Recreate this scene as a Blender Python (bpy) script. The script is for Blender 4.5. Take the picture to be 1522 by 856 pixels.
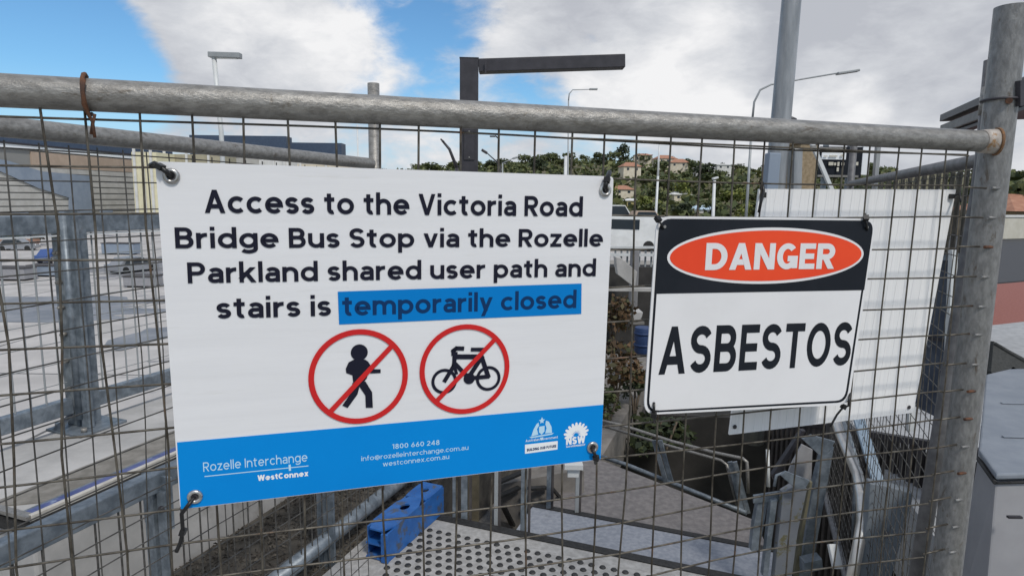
import bpy, math, random
from mathutils import Vector, Matrix
random.seed(7)
D = bpy.data
S = bpy.context.scene
for o in list(D.objects): D.objects.remove(o)
COL = S.collection
R = math.radians

# ------------------------------------------------------------------ camera
FPX, CX, CY = 943.2, 761.0, 428.0            # focal length and centre in photo pixels
WM = Matrix(((0.99992, 0.01299, 0.0), (0.00181, -0.13914, 0.99027), (0.01286, -0.99019, -0.13915)))
CAM = Vector((0, 0, 1.6))
cam = D.objects.new('camera', D.cameras.new('camera'))
COL.objects.link(cam); S.camera = cam
cam.data.sensor_width = 36; cam.data.lens = 36 * FPX / 1522.0
cam.data.clip_start = 0.02; cam.data.clip_end = 6000
cx_, cy_, cz_ = (Vector([WM[r][c] for r in range(3)]) for c in range(3))
mw = Matrix((( cx_.x, -cy_.x, -cz_.x, CAM.x), (cx_.y, -cy_.y, -cz_.y, CAM.y), (cx_.z, -cy_.z, -cz_.z, CAM.z), (0, 0, 0, 1)))
cam.matrix_world = mw

def ray(px, py): return WM @ Vector(((px - CX) / FPX, (py - CY) / FPX, 1))
def P(px, py, d):                                        # point at horizontal distance d
    r = ray(px, py); return CAM + r * (d / r.y)
def G(px, py, z=0.0):                                    # point on the level z
    r = ray(px, py); return CAM + r * ((z - CAM.z) / r.z)
def yaw(px, d): return P(px, 300, d)

# ------------------------------------------------------------------ world
SUN_EL, SUN_AZ = 50, 150                                  # sun behind the viewer's right shoulder
W = D.worlds.new('World'); S.world = W; W.use_nodes = True
nt = W.node_tree; nt.nodes.clear()
class NB:
    def __init__(s, t): s.t = t
    def n(s, ty, **k):
        x = s.t.nodes.new(ty)
        for a, b in k.items(): setattr(x, a, b)
        return x
    def put(s, sock, v):
        if hasattr(v, 'type') and hasattr(v, 'is_linked'): s.t.links.new(v, sock)
        else: sock.default_value = v
    def math(s, op, a, b=None, c=None, clamp=False):
        x = s.n('ShaderNodeMath', operation=op, use_clamp=clamp)
        for i, v in enumerate((a, b, c)):
            if v is not None: s.put(x.inputs[i], v)
        return x.outputs[0]
    def vm(s, op, a, b=None):
        x = s.n('ShaderNodeVectorMath', operation=op)
        s.put(x.inputs[0], a)
        if b is not None: s.put(x.inputs[1], b)
        return x.outputs['Value'] if op == 'DOT_PRODUCT' else x.outputs[0]
    def rng(s, v, a, b, c=0.0, d=1.0, it='SMOOTHSTEP'):
        x = s.n('ShaderNodeMapRange', interpolation_type=it)
        s.put(x.inputs[0], v)
        for i, q in enumerate((a, b, c, d)): x.inputs[1 + i].default_value = q
        return x.outputs[0]
    def noise(s, vec, scale, detail=6, rough=.55, dist=0.0):
        x = s.n('ShaderNodeTexNoise')
        if vec is not None: s.put(x.inputs['Vector'], vec)
        x.inputs['Scale'].default_value = scale; x.inputs['Detail'].default_value = detail
        x.inputs['Roughness'].default_value = rough; x.inputs['Distortion'].default_value = dist
        return x.outputs[0]
    def mix(s, f, a, b):
        x = s.n('ShaderNodeMix', data_type='RGBA')
        s.put(x.inputs[0], f); s.put(x.inputs[6], a); s.put(x.inputs[7], b)
        return x.outputs[2]
b = NB(nt)
out = b.n('ShaderNodeOutputWorld'); bg = b.n('ShaderNodeBackground')
sky = b.n('ShaderNodeTexSky', sky_type='NISHITA'); sky.sun_disc = False
sky.sun_elevation = R(SUN_EL); sky.sun_rotation = R(SUN_AZ); sky.air_density = 1.0; sky.dust_density = 0.6; sky.ozone_density = 2.0
dirv = b.n('ShaderNodeTexCoord').outputs['Generated']
sep = b.n('ShaderNodeSeparateXYZ'); nt.links.new(dirv, sep.inputs[0])
cv = b.vm('MULTIPLY', dirv, (1.0, 1.0, 2.0))
big = b.noise(cv, 2.3, 8, .52, .2)
fine = b.noise(cv, 6.5, 10, .58, .25)
lum = b.noise(b.vm('ADD', cv, (.0, .0, .03)), 4.2, 9, .56, .2)
def spot(px, py, rad, amt):                               # a bank of cloud or a gap, in world direction
    v = ray(px, py).normalized()
    dt = b.vm('DOT_PRODUCT', dirv, tuple(v))
    return b.math('MULTIPLY', b.rng(dt, math.cos(R(rad)), 1.0), amt)
wisp = b.noise(cv, 17, 10, .62, .5)
cov = b.math('ADD', b.math('MULTIPLY', big, .62), b.math('MULTIPLY', fine, .80))
cov = b.math('ADD', cov, b.math('MULTIPLY', wisp, .30)); cov = b.math('SUBTRACT', cov, .38)
for sp_ in [(10, 50, 10, -.30), (90, 95, 8, -.20), (190, 118, 5, -.20), (-140, 60, 12, -.15), (600, 15, 5, -.15), (650, 85, 4.5, -.10), (715, 25, 4, -.10), (570, 130, 4, -.06),
            (800, 128, 5, -.14), (1180, 178, 5, -.05), (380, 50, 11, .14), (900, 40, 12, .20), (1250, 60, 20, .22), (560, 70, 4.5, .12), (300, 10, 9, .12), (1050, 110, 8, .14), (60, 80, 2, .08), (1040, 60, 9, .12)]:
    cov = b.math('ADD', cov, spot(*sp_))
cov = b.math('ADD', cov, .055)
mask = b.rng(cov, .34, .64)
br = b.math('ADD', b.math('MULTIPLY', lum, .6), b.math('MULTIPLY', fine, .55)); br = b.math('ADD', br, b.math('MULTIPLY', wisp, .28)); br = b.math('SUBTRACT', br, .19)
for sp_ in [(540, 70, 6.5, .24), (1050, 105, 6, .22), (920, 145, 7, .20), (1235, 140, 5, .22), (330, 30, 9, .12), (300, 95, 7, -.05), (860, 50, 9, -.10), (1330, 60, 14, -.10), (1140, 60, 6, -.06), (690, 150, 5, .1), (1330, 165, 5, .08)]:
    br = b.math('ADD', br, spot(*sp_))
cr = b.n('ShaderNodeValToRGB'); nt.links.new(br, cr.inputs[0])
e = cr.color_ramp.elements
e[0].position = .40; e[0].color = (.50, .52, .57, 1); e[1].position = .76; e[1].color = (.90, .90, .91, 1)
e.new(.55).color = (.64, .66, .70, 1)
skyc = b.n('ShaderNodeVectorMath', operation='MULTIPLY'); nt.links.new(sky.outputs[0], skyc.inputs[0]); skyc.inputs[1].default_value = (.62, .93, 1.10)
SKY_STR = .12
cl = b.n('ShaderNodeVectorMath', operation='SCALE'); nt.links.new(cr.outputs[0], cl.inputs[0]); cl.inputs[3].default_value = 1 / SKY_STR
haze = b.rng(sep.outputs[2], 0.0, .17, .7, 0.0)
hz = b.mix(haze, skyc.outputs[0], tuple(c / SKY_STR for c in (.52, .66, .84)) + (1,))
fin = b.mix(mask, hz, cl.outputs[0])
nt.links.new(fin, bg.inputs[0]); bg.inputs[1].default_value = SKY_STR
nt.links.new(bg.outputs[0], out.inputs[0])

sl = D.lights.new('sun', 'SUN'); sun = D.objects.new('sun', sl); COL.objects.link(sun)
sl.energy = 2.1; sl.angle = R(8); sl.color = (1, .94, .86)
sd = Vector((math.sin(R(SUN_AZ)) * math.cos(R(SUN_EL)), math.cos(R(SUN_AZ)) * math.cos(R(SUN_EL)), math.sin(R(SUN_EL))))
sun.rotation_euler = sd.to_track_quat('Z', 'Y').to_euler()
S.view_settings.view_transform = 'Standard'; S.view_settings.look = 'None'
S.view_settings.exposure = 0.0; S.view_settings.gamma = 1
S.render.engine = 'CYCLES'

# ------------------------------------------------------------------ materials
MATS = {}
def mk(name, c1, c2=None, scale=8, rough=.6, metal=0.0, bump=0.0, stretch=(1, 1, 1), detail=6, lo=.35, hi=.68, c3=None, s3=3, t3=.6, w3=.1, spec=.5, bscale=None, alpha=None):
    if name in MATS: return MATS[name]
    m = D.materials.new(name); m.use_nodes = True; MATS[name] = m
    t = m.node_tree; q = NB(t); bs = t.nodes['Principled BSDF']
    bs.inputs['Roughness'].default_value = rough; bs.inputs['Metallic'].default_value = metal
    bs.inputs['Specular IOR Level'].default_value = spec
    tc = q.n('ShaderNodeTexCoord').outputs['Object']
    mp = q.n('ShaderNodeMapping'); t.links.new(tc, mp.inputs[0]); mp.inputs['Scale'].default_value = stretch
    v = mp.outputs[0]
    col = c1 + (1,)
    if c2:
        f = q.rng(q.noise(v, scale, detail, .62), lo, hi)
        col = q.mix(f, c1 + (1,), c2 + (1,))
    if c3:
        f = q.rng(q.noise(v, s3, 8, .7, .4), t3, t3 + w3)
        col = q.mix(f, col, c3 + (1,))
    q.put(bs.inputs['Base Color'], col)
    if bump:
        bn = q.n('ShaderNodeBump'); bn.inputs['Strength'].default_value = bump; bn.inputs['Distance'].default_value = .002
        t.links.new(q.noise(v, bscale or scale * 2.5, 6, .65), bn.inputs['Height']); t.links.new(bn.outputs[0], bs.inputs['Normal'])
    return m
GALV = mk('galvanised steel rail', (.20, .192, .178), (.34, .33, .31), 150, .38, .4, .55, (.4, .6, 1), 10, .3, .7, c3=(.13, .11, .085), s3=42, t3=.60, w3=.10)
GALVP = mk('galvanised steel post', (.17, .17, .168), (.28, .28, .275), 140, .42, .35, .55, (1, 1, .4), 10, .3, .7, c3=(.12, .10, .08), s3=50, t3=.57, w3=.10)
POLE = mk('street pole steel', (.22, .235, .25), (.36, .375, .39), 14, .4, .3, .3, (1, 1, .15), 8, c3=(.15, .155, .16), s3=9, t3=.6, w3=.1)
GALV2 = mk('galvanised steel cool', (.12, .145, .17), (.23, .265, .30), 22, .45, .3, .25, c3=(.16, .17, .18), s3=9, t3=.6, w3=.1)
WELD = mk('weld paint', (.50, .46, .42), (.34, .30, .26), 60, .6, .1, .6, c3=(.30, .17, .07), s3=38, t3=.56, w3=.1)
RUST = mk('rust', (.16, .07, .035), (.07, .04, .03), 60, .85, .1, .8)
WIRE = mk('mesh wire', (.05, .042, .032), (.15, .135, .11), 40, .42, .4, .2, c3=(.15, .085, .05), s3=16, t3=.58, w3=.1)
WIRE2 = mk('mesh wire grey', (.055, .052, .048), (.13, .125, .115), 40, .55, .3, .2)
WHITE = mk('sign white', (.78, .785, .80), (.74, .745, .76), 3, .5, 0, .12, (1, 1, 14), 4, .3, .7, c3=(.66, .66, .65), s3=7, t3=.58, w3=.25)
WHITE2 = mk('danger white', (.80, .80, .81), (.74, .74, .75), 4, .35, 0, .05, c3=(.66, .64, .61), s3=9, t3=.6, w3=.25)
CORF = mk('white corflute', (.86, .865, .87), (.80, .81, .82), 5, .5, 0, .06, (60, 1, .6), 3, c3=(.60, .60, .58), s3=3, t3=.62, w3=.2)
BLUE = mk('sign blue', (.001, .25, .70), (.001, .225, .65), 3, .6, spec=.12)
INK = mk('navy ink', (.012, .013, .026), None, 1, .7, spec=.15)
INKB = mk('blue navy ink', (.004, .035, .12), None, 1, .7, spec=.15)
RED = mk('sign red', (.62, .025, .025), (.54, .02, .022), 6, .6, spec=.15)
DRED = mk('danger red', (.86, .085, .03), (.80, .07, .028), 6, .55, spec=.15)
BLACK = mk('sign black', (.010, .013, .019), (.016, .019, .026), 8, .55, spec=.2, c3=(.07, .07, .08), s3=40, t3=.72, w3=.05)
FTXT = mk('pale blue print', (.50, .74, .90), None, 1, .4)
FWHT = mk('white print', (.85, .88, .9), None, 1, .4)
TIE = mk('black nylon', (.012, .012, .013), None, 1, .4)
CHROME = mk('grommet', (.6, .6, .58), (.35, .34, .33), 90, .3, .8)
CONC = mk('pale concrete', (.36, .355, .345), (.50, .49, .475), 3, .85, 0, .6, (1, 1, 1), 8, c3=(.27, .255, .235), s3=1.6, t3=.56, w3=.15, bscale=60)
CONC2 = mk('brown concrete', (.16, .15, .14), (.25, .235, .215), 5, .9, 0, .8, c3=(.10, .095, .09), s3=3, t3=.58, w3=.12, bscale=70)
TILE = mk('light paver', (.30, .295, .285), (.42, .415, .405), 30, .8, 0, .5, c3=(.25, .24, .225), s3=5, t3=.6, w3=.12, bscale=200)
TREAD = mk('blue grey tread', (.22, .24, .28), (.30, .32, .36), 40, .8, 0, .5, c3=(.17, .18, .2), s3=4, t3=.6, w3=.12, bscale=200)
LAND = mk('brown grey landing', (.155, .145, .145), (.225, .21, .205), 24, .85, 0, .5, c3=(.11, .105, .1), s3=4, t3=.6, w3=.12, bscale=200)
NOSE = mk('black nosing', (.012, .012, .012), (.03, .03, .03), 80, .7)
STUD = mk('black stud', (.018, .018, .018), (.04, .04, .04), 60, .6)
BSTEEL = mk('blue painted steel', (.015, .10, .34), (.03, .14, .42), 14, .5, 0, .4, c3=(.07, .09, .13), s3=12, t3=.53, w3=.1)
DARK = mk('dark powder coat', (.030, .028, .034), (.045, .042, .05), 12, .45)
DARKV = mk('dark slat', (.05, .045, .045), (.08, .072, .07), 12, .7)
ASPH = mk('asphalt', (.045, .047, .052), (.075, .077, .082), 60, .9, 0, .6)
REDL = mk('red lane', (.24, .085, .065), (.31, .12, .095), 30, .85, 0, .3)
PAVE = mk('grey pavement', (.33, .34, .35), (.43, .44, .45), 12, .85, 0, .5, c3=(.25, .25, .26), s3=2, t3=.6, w3=.1)
CAB = mk('grey polymer', (.20, .225, .26), (.25, .275, .31), 8, .5, 0, .15, c3=(.15, .16, .18), s3=5, t3=.62, w3=.1)
CABF = mk('grey polymer face', (.27, .27, .285), (.31, .31, .325), 5, .55, 0, .15, c3=(.22, .22, .23), s3=4, t3=.62, w3=.1)
RUBB = mk('recycled rubber', (.028, .03, .028), (.05, .052, .05), 90, .8, 0, .8)
CREAM = mk('cream wall', (.52, .50, .42), (.60, .58, .5), 2, .85)
YARD = mk('yard concrete', (.40, .385, .37), (.52, .50, .48), .35, .9, 0, 0, (1, 1, 1), 8, c3=(.20, .205, .22), s3=.045, t3=.53, w3=.04)
EARTH = mk('dry ground', (.10, .095, .05), (.18, .16, .09), .15, .95, c3=(.24, .22, .17), s3=.05, t3=.58, w3=.1)
SLATE = mk('slate roof sheet', (.045, .07, .12), (.06, .09, .145), 2, .5)
CLAD = mk('pale cladding', (.43, .42, .39), (.52, .51, .48), .5, .7)
GABLE = mk('blue grey gable', (.22, .27, .34), (.27, .32, .39), .4, .7)
TAN = mk('tan render', (.40, .31, .24), (.46, .36, .28), .5, .8)
STONE = mk('tan sandstone', (.26, .20, .12), (.38, .30, .20), 22, .9, 0, .8, c3=(.18, .14, .1), s3=30, t3=.6, w3=.06)
TERRA = mk('terracotta tiles', (.34, .16, .10), (.44, .23, .15), 1.5, .85)
HWALL = mk('house render', (.62, .55, .42), (.72, .66, .54), .8, .85)
HWALL2 = mk('house render pale', (.70, .70, .68), (.60, .60, .58), .8, .85)
GLASS = mk('dark glass', (.03, .04, .05), None, 1, .12)
VANW = mk('van white', (.74, .75, .74), (.66, .67, .66), 2, .3)
SILV = mk('stainless tube', (.72, .70, .66), (.6, .57, .52), 20, .3, .75, c3=(.30, .17, .07), s3=9, t3=.64, w3=.1)
BARK = mk('bark', (.09, .07, .05), (.15, .12, .09), 6, .9)
TYRE = mk('tyre', (.02, .02, .02), None, 1, .8)
CARB = mk('blue car paint', (.05, .10, .28), None, 1, .25)
CARG = mk('grey car paint', (.25, .26, .28), None, 1, .25)
CARR = mk('red car paint', (.32, .05, .04), None, 1, .3)
def leafmat(name, c1, c2, c3):
    m = D.materials.new(name); m.use_nodes = True; t = m.node_tree; q = NB(t); bs = t.nodes['Principled BSDF']
    g = q.n('ShaderNodeNewGeometry')
    cr = q.n('ShaderNodeValToRGB'); t.links.new(g.outputs['Random Per Island'], cr.inputs[0])
    cr.color_ramp.elements[0].color = c1 + (1,); cr.color_ramp.elements[1].color = c3 + (1,); cr.color_ramp.elements.new(.5).color = c2 + (1,)
    t.links.new(cr.outputs[0], bs.inputs['Base Color']); bs.inputs['Roughness'].default_value = .7
    return m
LEAF = leafmat('leaf dark green', (.028, .045, .014), (.068, .088, .025), (.15, .16, .055))
LEAF2 = leafmat('leaf light green', (.07, .095, .015), (.13, .16, .025), (.24, .24, .06))
LEAF3 = leafmat('leaf blackish green', (.014, .024, .010), (.028, .042, .015), (.055, .07, .025))
LEAFO = leafmat('leaf rusty', (.05, .03, .014), (.12, .065, .025), (.05, .06, .02))

# ------------------------------------------------------------------ mesh helpers
class MB:
    def __init__(s): s.v = []; s.f = []; s.sm = []
    def add(s, vs, fs, smooth=False):
        o = len(s.v); s.v += [Vector(v) for v in vs]; s.f += [tuple(i + o for i in f) for f in fs]; s.sm += [smooth] * len(fs); return s
    def box(s, lo, hi):
        x0, y0, z0 = lo; x1, y1, z1 = hi
        return s.hexa([(x0, y0, z0), (x1, y0, z0), (x1, y1, z0), (x0, y1, z0), (x0, y0, z1), (x1, y0, z1), (x1, y1, z1), (x0, y1, z1)])
    def hexa(s, p): return s.add(p, [(0, 3, 2, 1), (4, 5, 6, 7), (0, 1, 5, 4), (1, 2, 6, 5), (2, 3, 7, 6), (3, 0, 4, 7)])
    def beam(s, a, c, w, h, side=None):                   # rectangular bar; w across, h upwards
        a = Vector(a); c = Vector(c); d = (c - a).normalized()
        if side is None:
            side = d.cross(Vector((0, 0, 1)))
            if side.length < 1e-3: side = Vector((1, 0, 0))
        side = Vector(side).normalized(); side = (side - d * side.dot(d)).normalized(); up = side.cross(d).normalized()
        q = []
        for p in (a, c):
            q += [p - side * w / 2 - up * h / 2, p + side * w / 2 - up * h / 2, p + side * w / 2 + up * h / 2, p - side * w / 2 + up * h / 2]
        return s.add(q, [(0, 3, 2, 1), (4, 5, 6, 7), (0, 1, 5, 4), (1, 2, 6, 5), (2, 3, 7, 6), (3, 0, 4, 7)])
    def tube(s, pts, r, n=8, caps=True, r1=None):
        pts = [Vector(p) for p in pts]; k = len(pts); vs = []; ref = None
        for i, p in enumerate(pts):
            d = (pts[min(i + 1, k - 1)] - pts[max(i - 1, 0)]).normalized()
            if ref is None:
                ref = d.cross(Vector((0, 0, 1)))
                if ref.length < .05: ref = d.cross(Vector((0, 1, 0)))
            ref = (ref - d * ref.dot(d)).normalized(); u2 = d.cross(ref)
            rr = r if r1 is None else r + (r1 - r) * i / (k - 1)
            for j in range(n):
                a = 2 * math.pi * j / n; vs.append(p + ref * math.cos(a) * rr + u2 * math.sin(a) * rr)
        fs = [(i * n + j, i * n + (j + 1) % n, (i + 1) * n + (j + 1) % n, (i + 1) * n + j) for i in range(k - 1) for j in range(n)]
        s.add(vs, fs, True)
        if caps:
            o = len(s.v) - len(vs)
            s.f += [tuple(o + j for j in reversed(range(n))), tuple(o + (k - 1) * n + j for j in range(n))]; s.sm += [False, False]
        return s
    def prism(s, poly, vec):                              # polygon (3-D points) pushed along vec
        n = len(poly); vec = Vector(vec); a = [Vector(p) for p in poly]
        return s.add(a + [p + vec for p in a], [tuple(range(n)), tuple(reversed(range(n, 2 * n)))] + [(i, n + i, n + (i + 1) % n, (i + 1) % n) for i in range(n)])
    def quad(s, *p): return s.add(p, [(0, 1, 2, 3)])
    def build(s, name, mat, parent=None, bevel=0, loc=None):
        m = D.meshes.new(name); root = parent
        while root is not None and root.parent is not None: root = root.parent
        off = root.location.copy() if root is not None else (Vector(loc) if loc is not None else Vector((0, 0, 0)))
        m.from_pydata([v - off for v in s.v], [], s.f); m.materials.append(mat)
        m.polygons.foreach_set('use_smooth', s.sm); m.update()
        o = D.objects.new(name, m); COL.objects.link(o)
        if parent is not None: o.parent = parent
        else: o.location = off
        if bevel:
            bv = o.modifiers.new('bevel', 'BEVEL'); bv.width = bevel; bv.segments = 2; bv.limit_method = 'ANGLE'
        return o
def thing(name, label, cat, loc, group=None):
    o = D.objects.new(name, None); COL.objects.link(o); o.location = Vector(loc); o.empty_display_size = .1
    return tag(o, label, cat, group)
def tag(o, label, cat, group=None, kind=None):
    if label: o['label'] = label
    if cat: o['category'] = cat
    if group: o['group'] = group
    if kind: o['kind'] = kind
    return o
def struct(name, m, mat): 
    o = m.build(name, mat); o['kind'] = 'structure'; return o
def place(src, name, parent, loc):                        # another instance of a part, same mesh data
    o = src.copy(); COL.objects.link(o); o.parent = parent; o.location = loc; return o
def copy_thing(root, loc, label=None, rz=None, sc=None):
    r = root.copy(); COL.objects.link(r); r.location = Vector(loc)
    if rz is not None: r.rotation_euler = (0, 0, rz)
    if sc is not None: r.scale = (sc, sc, sc)
    if label: r['label'] = label
    for ch in list(root.children):
        c = ch.copy(); COL.objects.link(c); c.parent = r
        for g in list(ch.children):
            d = g.copy(); COL.objects.link(d); d.parent = c
    return r

# ------------------------------------------------------------------ stroke lettering
def ln(*p): return ([Vector((p[i], p[i + 1])) for i in range(0, len(p), 2)], None)
def lc(lo, hi, *p):                                       # slanted stroke, ends cut level
    q = ln(*p)[0]; d0 = (q[0] - q[1]).normalized(); d1 = (q[-1] - q[-2]).normalized()
    q[0] = q[0] + d0 * .3; q[-1] = q[-1] + d1 * .3; return (q, (lo, hi))
def ar(cx, cy, rx, ry, a0, a1, n=14): return [Vector((cx + rx * math.cos(R(a0 + (a1 - a0) * i / n)), cy + ry * math.sin(R(a0 + (a1 - a0) * i / n)))) for i in range(n + 1)]
def jn(*parts):
    r = []
    for p in parts:
        for q in (p if isinstance(p, list) else [Vector(p)]):
            if not r or (r[-1] - q).length > 1e-3: r.append(q)
    return (r, None)
def sshape(Wd, H, h):
    ry = (H - 2 * h) / 4; rx = Wd / 2 - h; c = Wd / 2
    return jn(ar(c, H - h - ry, rx, ry, 22, 262), ar(c, h + ry, rx, ry, 82, -158))
def glyph(ch, w):
    h = w / 2; X = .74
    if ch == ' ': return .30, []
    if ch == 'A': Wd = .82; return Wd, [lc(0, 1, h * 1.1, 0, Wd / 2, 1.0 - h * .1), lc(0, 1, Wd - h * 1.1, 0, Wd / 2, 1.0 - h * .1), ln(Wd * .2, .29, Wd * .8, .29)]
    if ch in 'BPR':
        Wd = .70; m = .47 if ch != 'B' else .52; ru = (1 - h - m) / 2; c = Wd - h - ru - (.04 if ch == 'B' else 0)
        st = [ln(h, 0, h, 1), jn((h, 1 - h), (c, 1 - h), ar(c, m + ru, ru, ru, 90, -90), (h, m))]
        if ch == 'B': rl = (m - h) / 2; c2 = Wd - h - rl; st.append(jn((h, m), (c2, m), ar(c2, h + rl, rl, rl, 90, -90), (h, h)))
        if ch == 'R': st.append(lc(0, m, Wd * .46, m, Wd - h * 1.1, 0))
        return Wd, st
    if ch in 'CG':
        Wd = .78; st = [jn(ar(Wd / 2, .5, Wd / 2 - h, .5 - h, 42, 318 if ch == 'C' else 350, 24))]
        if ch == 'G': st = [jn(ar(Wd / 2, .5, Wd / 2 - h, .5 - h, 42, 325, 24)), ln(Wd - h * .9, .04, Wd - h * .9, .52), ln(Wd * .52, .52 - h, Wd - h * .3, .52 - h)]
        return Wd, st
    if ch == 'D': Wd = .76; rx = .34; return Wd, [ln(h, 0, h, 1), jn((h, 1 - h), (Wd - h - rx, 1 - h), ar(Wd - h - rx, .5, rx, .5 - h, 90, -90), (h, h))]
    if ch in 'EF':
        Wd = .60; st = [ln(h, 0, h, 1), ln(h, 1 - h, Wd, 1 - h), ln(h, .5, Wd * .93, .5)]
        return Wd, st + ([ln(h, h, Wd, h)] if ch == 'E' else [])
    if ch == 'I': return w, [ln(h, 0, h, 1)]
    if ch == 'L': return .56, [ln(h, 0, h, 1), ln(h, h, .56, h)]
    if ch == 'M': Wd = .9; return Wd, [ln(h, 0, h, 1), ln(Wd - h, 0, Wd - h, 1), lc(0, 1, h, 1, Wd / 2, .2), lc(0, 1, Wd - h, 1, Wd / 2, .2)]
    if ch == 'N': Wd = .76; return Wd, [ln(h, 0, h, 1), ln(Wd - h, 0, Wd - h, 1), lc(0, 1, h * 1.1, 1, Wd - h * 1.1, 0)]
    if ch in 'OQ': Wd = .84; return Wd, [jn(ar(Wd / 2, .5, Wd / 2 - h, .5 - h, 0, 360, 28))]
    if ch == 'S': return .66, [sshape(.66, 1, h)]
    if ch == 'T': return .66, [ln(.33, 0, .33, 1), ln(0, 1 - h, .66, 1 - h)]
    if ch == 'U': Wd = .74; rr = Wd / 2 - h; return Wd, [jn((h, 1), (h, h + rr), ar(Wd / 2, h + rr, rr, rr, 180, 360), (Wd - h, 1))]
    if ch == 'V': Wd = .80; return Wd, [lc(0, 1, h * 1.1, 1, Wd / 2, 0), lc(0, 1, Wd - h * 1.1, 1, Wd / 2, 0)]
    if ch == 'W': Wd = 1.12; return Wd, [lc(0, 1, h * 1.1, 1, Wd * .28, 0), lc(0, 1, Wd * .28, 0, Wd * .5, 1), lc(0, 1, Wd * .5, 1, Wd * .72, 0), lc(0, 1, Wd * .72, 0, Wd - h * 1.1, 1)]
    rr = X / 2 - h; o = lambda c: jn(ar(c, X / 2, rr, rr, 0, 360, 26))
    B = X
    if ch == 'o': return B, [o(B / 2)]
    if ch == 'c': return B * .88, [jn(ar(B / 2, X / 2, rr, rr, 45, 315, 20))]
    if ch == 'e': return B, [jn((h * 1.2, X / 2), (B - h, X / 2), ar(B / 2, X / 2, rr, rr, 0, 318, 22))]
    if ch == 'd': return B, [o(B / 2), ln(B - h, 0, B - h, 1.03)]
    if ch == 'b': return B, [o(B / 2), ln(h, 0, h, 1.03)]
    if ch == 'p': return B, [o(B / 2), ln(h, -.27, h, X)]
    if ch == 'q': return B, [o(B / 2), ln(B - h, -.27, B - h, X)]
    if ch == 'g': return B, [o(B / 2), jn((B - h, X), (B - h, -.02), ar(B / 2, -.02, rr, .25 - h, 0, -150, 12))]
    if ch == 'a':
        Wd = .62; c = Wd / 2
        return Wd, [jn((Wd - h, 0), (Wd - h, X - h - .17), ar(c, X - h - .17, c - h, .17, 0, 150, 10)),
                    jn((Wd - h, .39), (h + .15, .39), ar(h + .15, (.39 + h) / 2, .15, (.39 - h) / 2, 90, 270, 10), (Wd * .5, h), (Wd - h, h + .05))]
    if ch == 'n' or ch == 'h': Wd = .68; r2 = Wd / 2 - h; return Wd, [ln(h, 0, h, X if ch == 'n' else 1.03), jn((h, X - h - r2), ar(Wd / 2, X - h - r2, r2, r2, 170, 0, 12), (Wd - h, 0))]
    if ch == 'm': Wd = 1.1; r2 = (Wd - w * 1) / 4; return Wd, [ln(h, 0, h, X), jn(ar(h + r2, X - h - r2, r2, r2, 170, 0, 10), (h + 2 * r2, 0)), jn(ar(h + 3 * r2, X - h - r2, r2, r2, 170, 0, 10), (h + 4 * r2, 0))]
    if ch == 'u': Wd = .68; r2 = Wd / 2 - h; return Wd, [ln(Wd - h, 0, Wd - h, X), jn((h, X), (h, h + r2), ar(Wd / 2, h + r2, r2, r2, 180, 350, 12))]
    if ch == 'r': return .44, [ln(h, 0, h, X), jn(ar(.40, X - h - .25, .40 - h, .25, 170, 85, 8))]
    if ch == 's': return .56, [sshape(.56, X, h)]
    if ch == 't': return .46, [jn((.12 + h, .93), (.12 + h, .15 + h), ar(.12 + h + .13, .15 + h, .13, .15, 180, 295, 8)), ln(0, X - h * .8, .44, X - h * .8)]
    if ch == 'i': return w * 1.05, [ln(h, 0, h, X), jn((h, .86), (h, 1.04))]
    if ch == 'l': return w, [ln(h, 0, h, 1.03)]
    if ch == 'f': return .42, [jn((.1 + h, 0), (.1 + h, .8), ar(.1 + h + .16, .84, .16, .16, 180, 80, 8)), ln(0, X - h, .4, X - h)]
    if ch == 'k': Wd = .68; return Wd, [ln(h, 0, h, 1.03), lc(.2, X, h, .22, Wd - h * 1.3, X), lc(0, .5, Wd * .42, .46, Wd - h, 0)]
    if ch == 'v': Wd = .68; return Wd, [lc(0, X, h * 1.1, X, Wd / 2, 0), lc(0, X, Wd - h * 1.1, X, Wd / 2, 0)]
    if ch == 'y': Wd = .68; return Wd, [lc(0.02, X, h * 1.1, X, Wd / 2, 0), lc(-.27, X, Wd - h * 1.1, X, Wd * .26, -.27)]
    if ch == 'w': Wd = 1.0; return Wd, [lc(0, X, h * 1.1, X, Wd * .28, 0), lc(0, X, Wd * .28, 0, Wd * .5, X), lc(0, X, Wd * .5, X, Wd * .72, 0), lc(0, X, Wd * .72, 0, Wd - h * 1.1, X)]
    if ch == 'x': Wd = .66; return Wd, [lc(0, X, h * 1.2, X, Wd - h * 1.2, 0), lc(0, X, Wd - h * 1.2, X, h * 1.2, 0)]
    if ch == 'z': Wd = .58; return Wd, [ln(0, X - h, Wd, X - h), ln(0, h, Wd, h), lc(h, X - h, Wd - h * 1.3, X - h, h * 1.3, h)]
    if ch == '.': return w * 1.2, [ln(h, 0, h, w * 1.1)]
    if ch == '@': return 1.0, [jn(ar(.5, .4, .5 - h, .5 - h, -40, 300, 20)), jn(ar(.5, .4, .2, .2, 0, 360, 14))]
    if ch == '0': return .66, [jn(ar(.33, .5, .33 - h, .5 - h, 0, 360, 24))]
    if ch == '1': return .34, [ln(.34 - h, 0, .34 - h, 1), ln(0, .9, .34 - h, .9)]
    if ch == '2': return .6, [jn(ar(.3, .7, .3 - h, .3 - h, 160, -30, 12), (h, h)), ln(0, h, .6, h)]
    if ch == '4': return .7, [ln(.5, 0, .5, 1), jn((.5, 1), (h, .28)), ln(0, .28, .7, .28)]
    if ch == '6': return .64, [jn(ar(.32, .32, .32 - h, .32 - h, 0, 360, 20)), jn((.1, .4), (.45, 1))]
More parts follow.
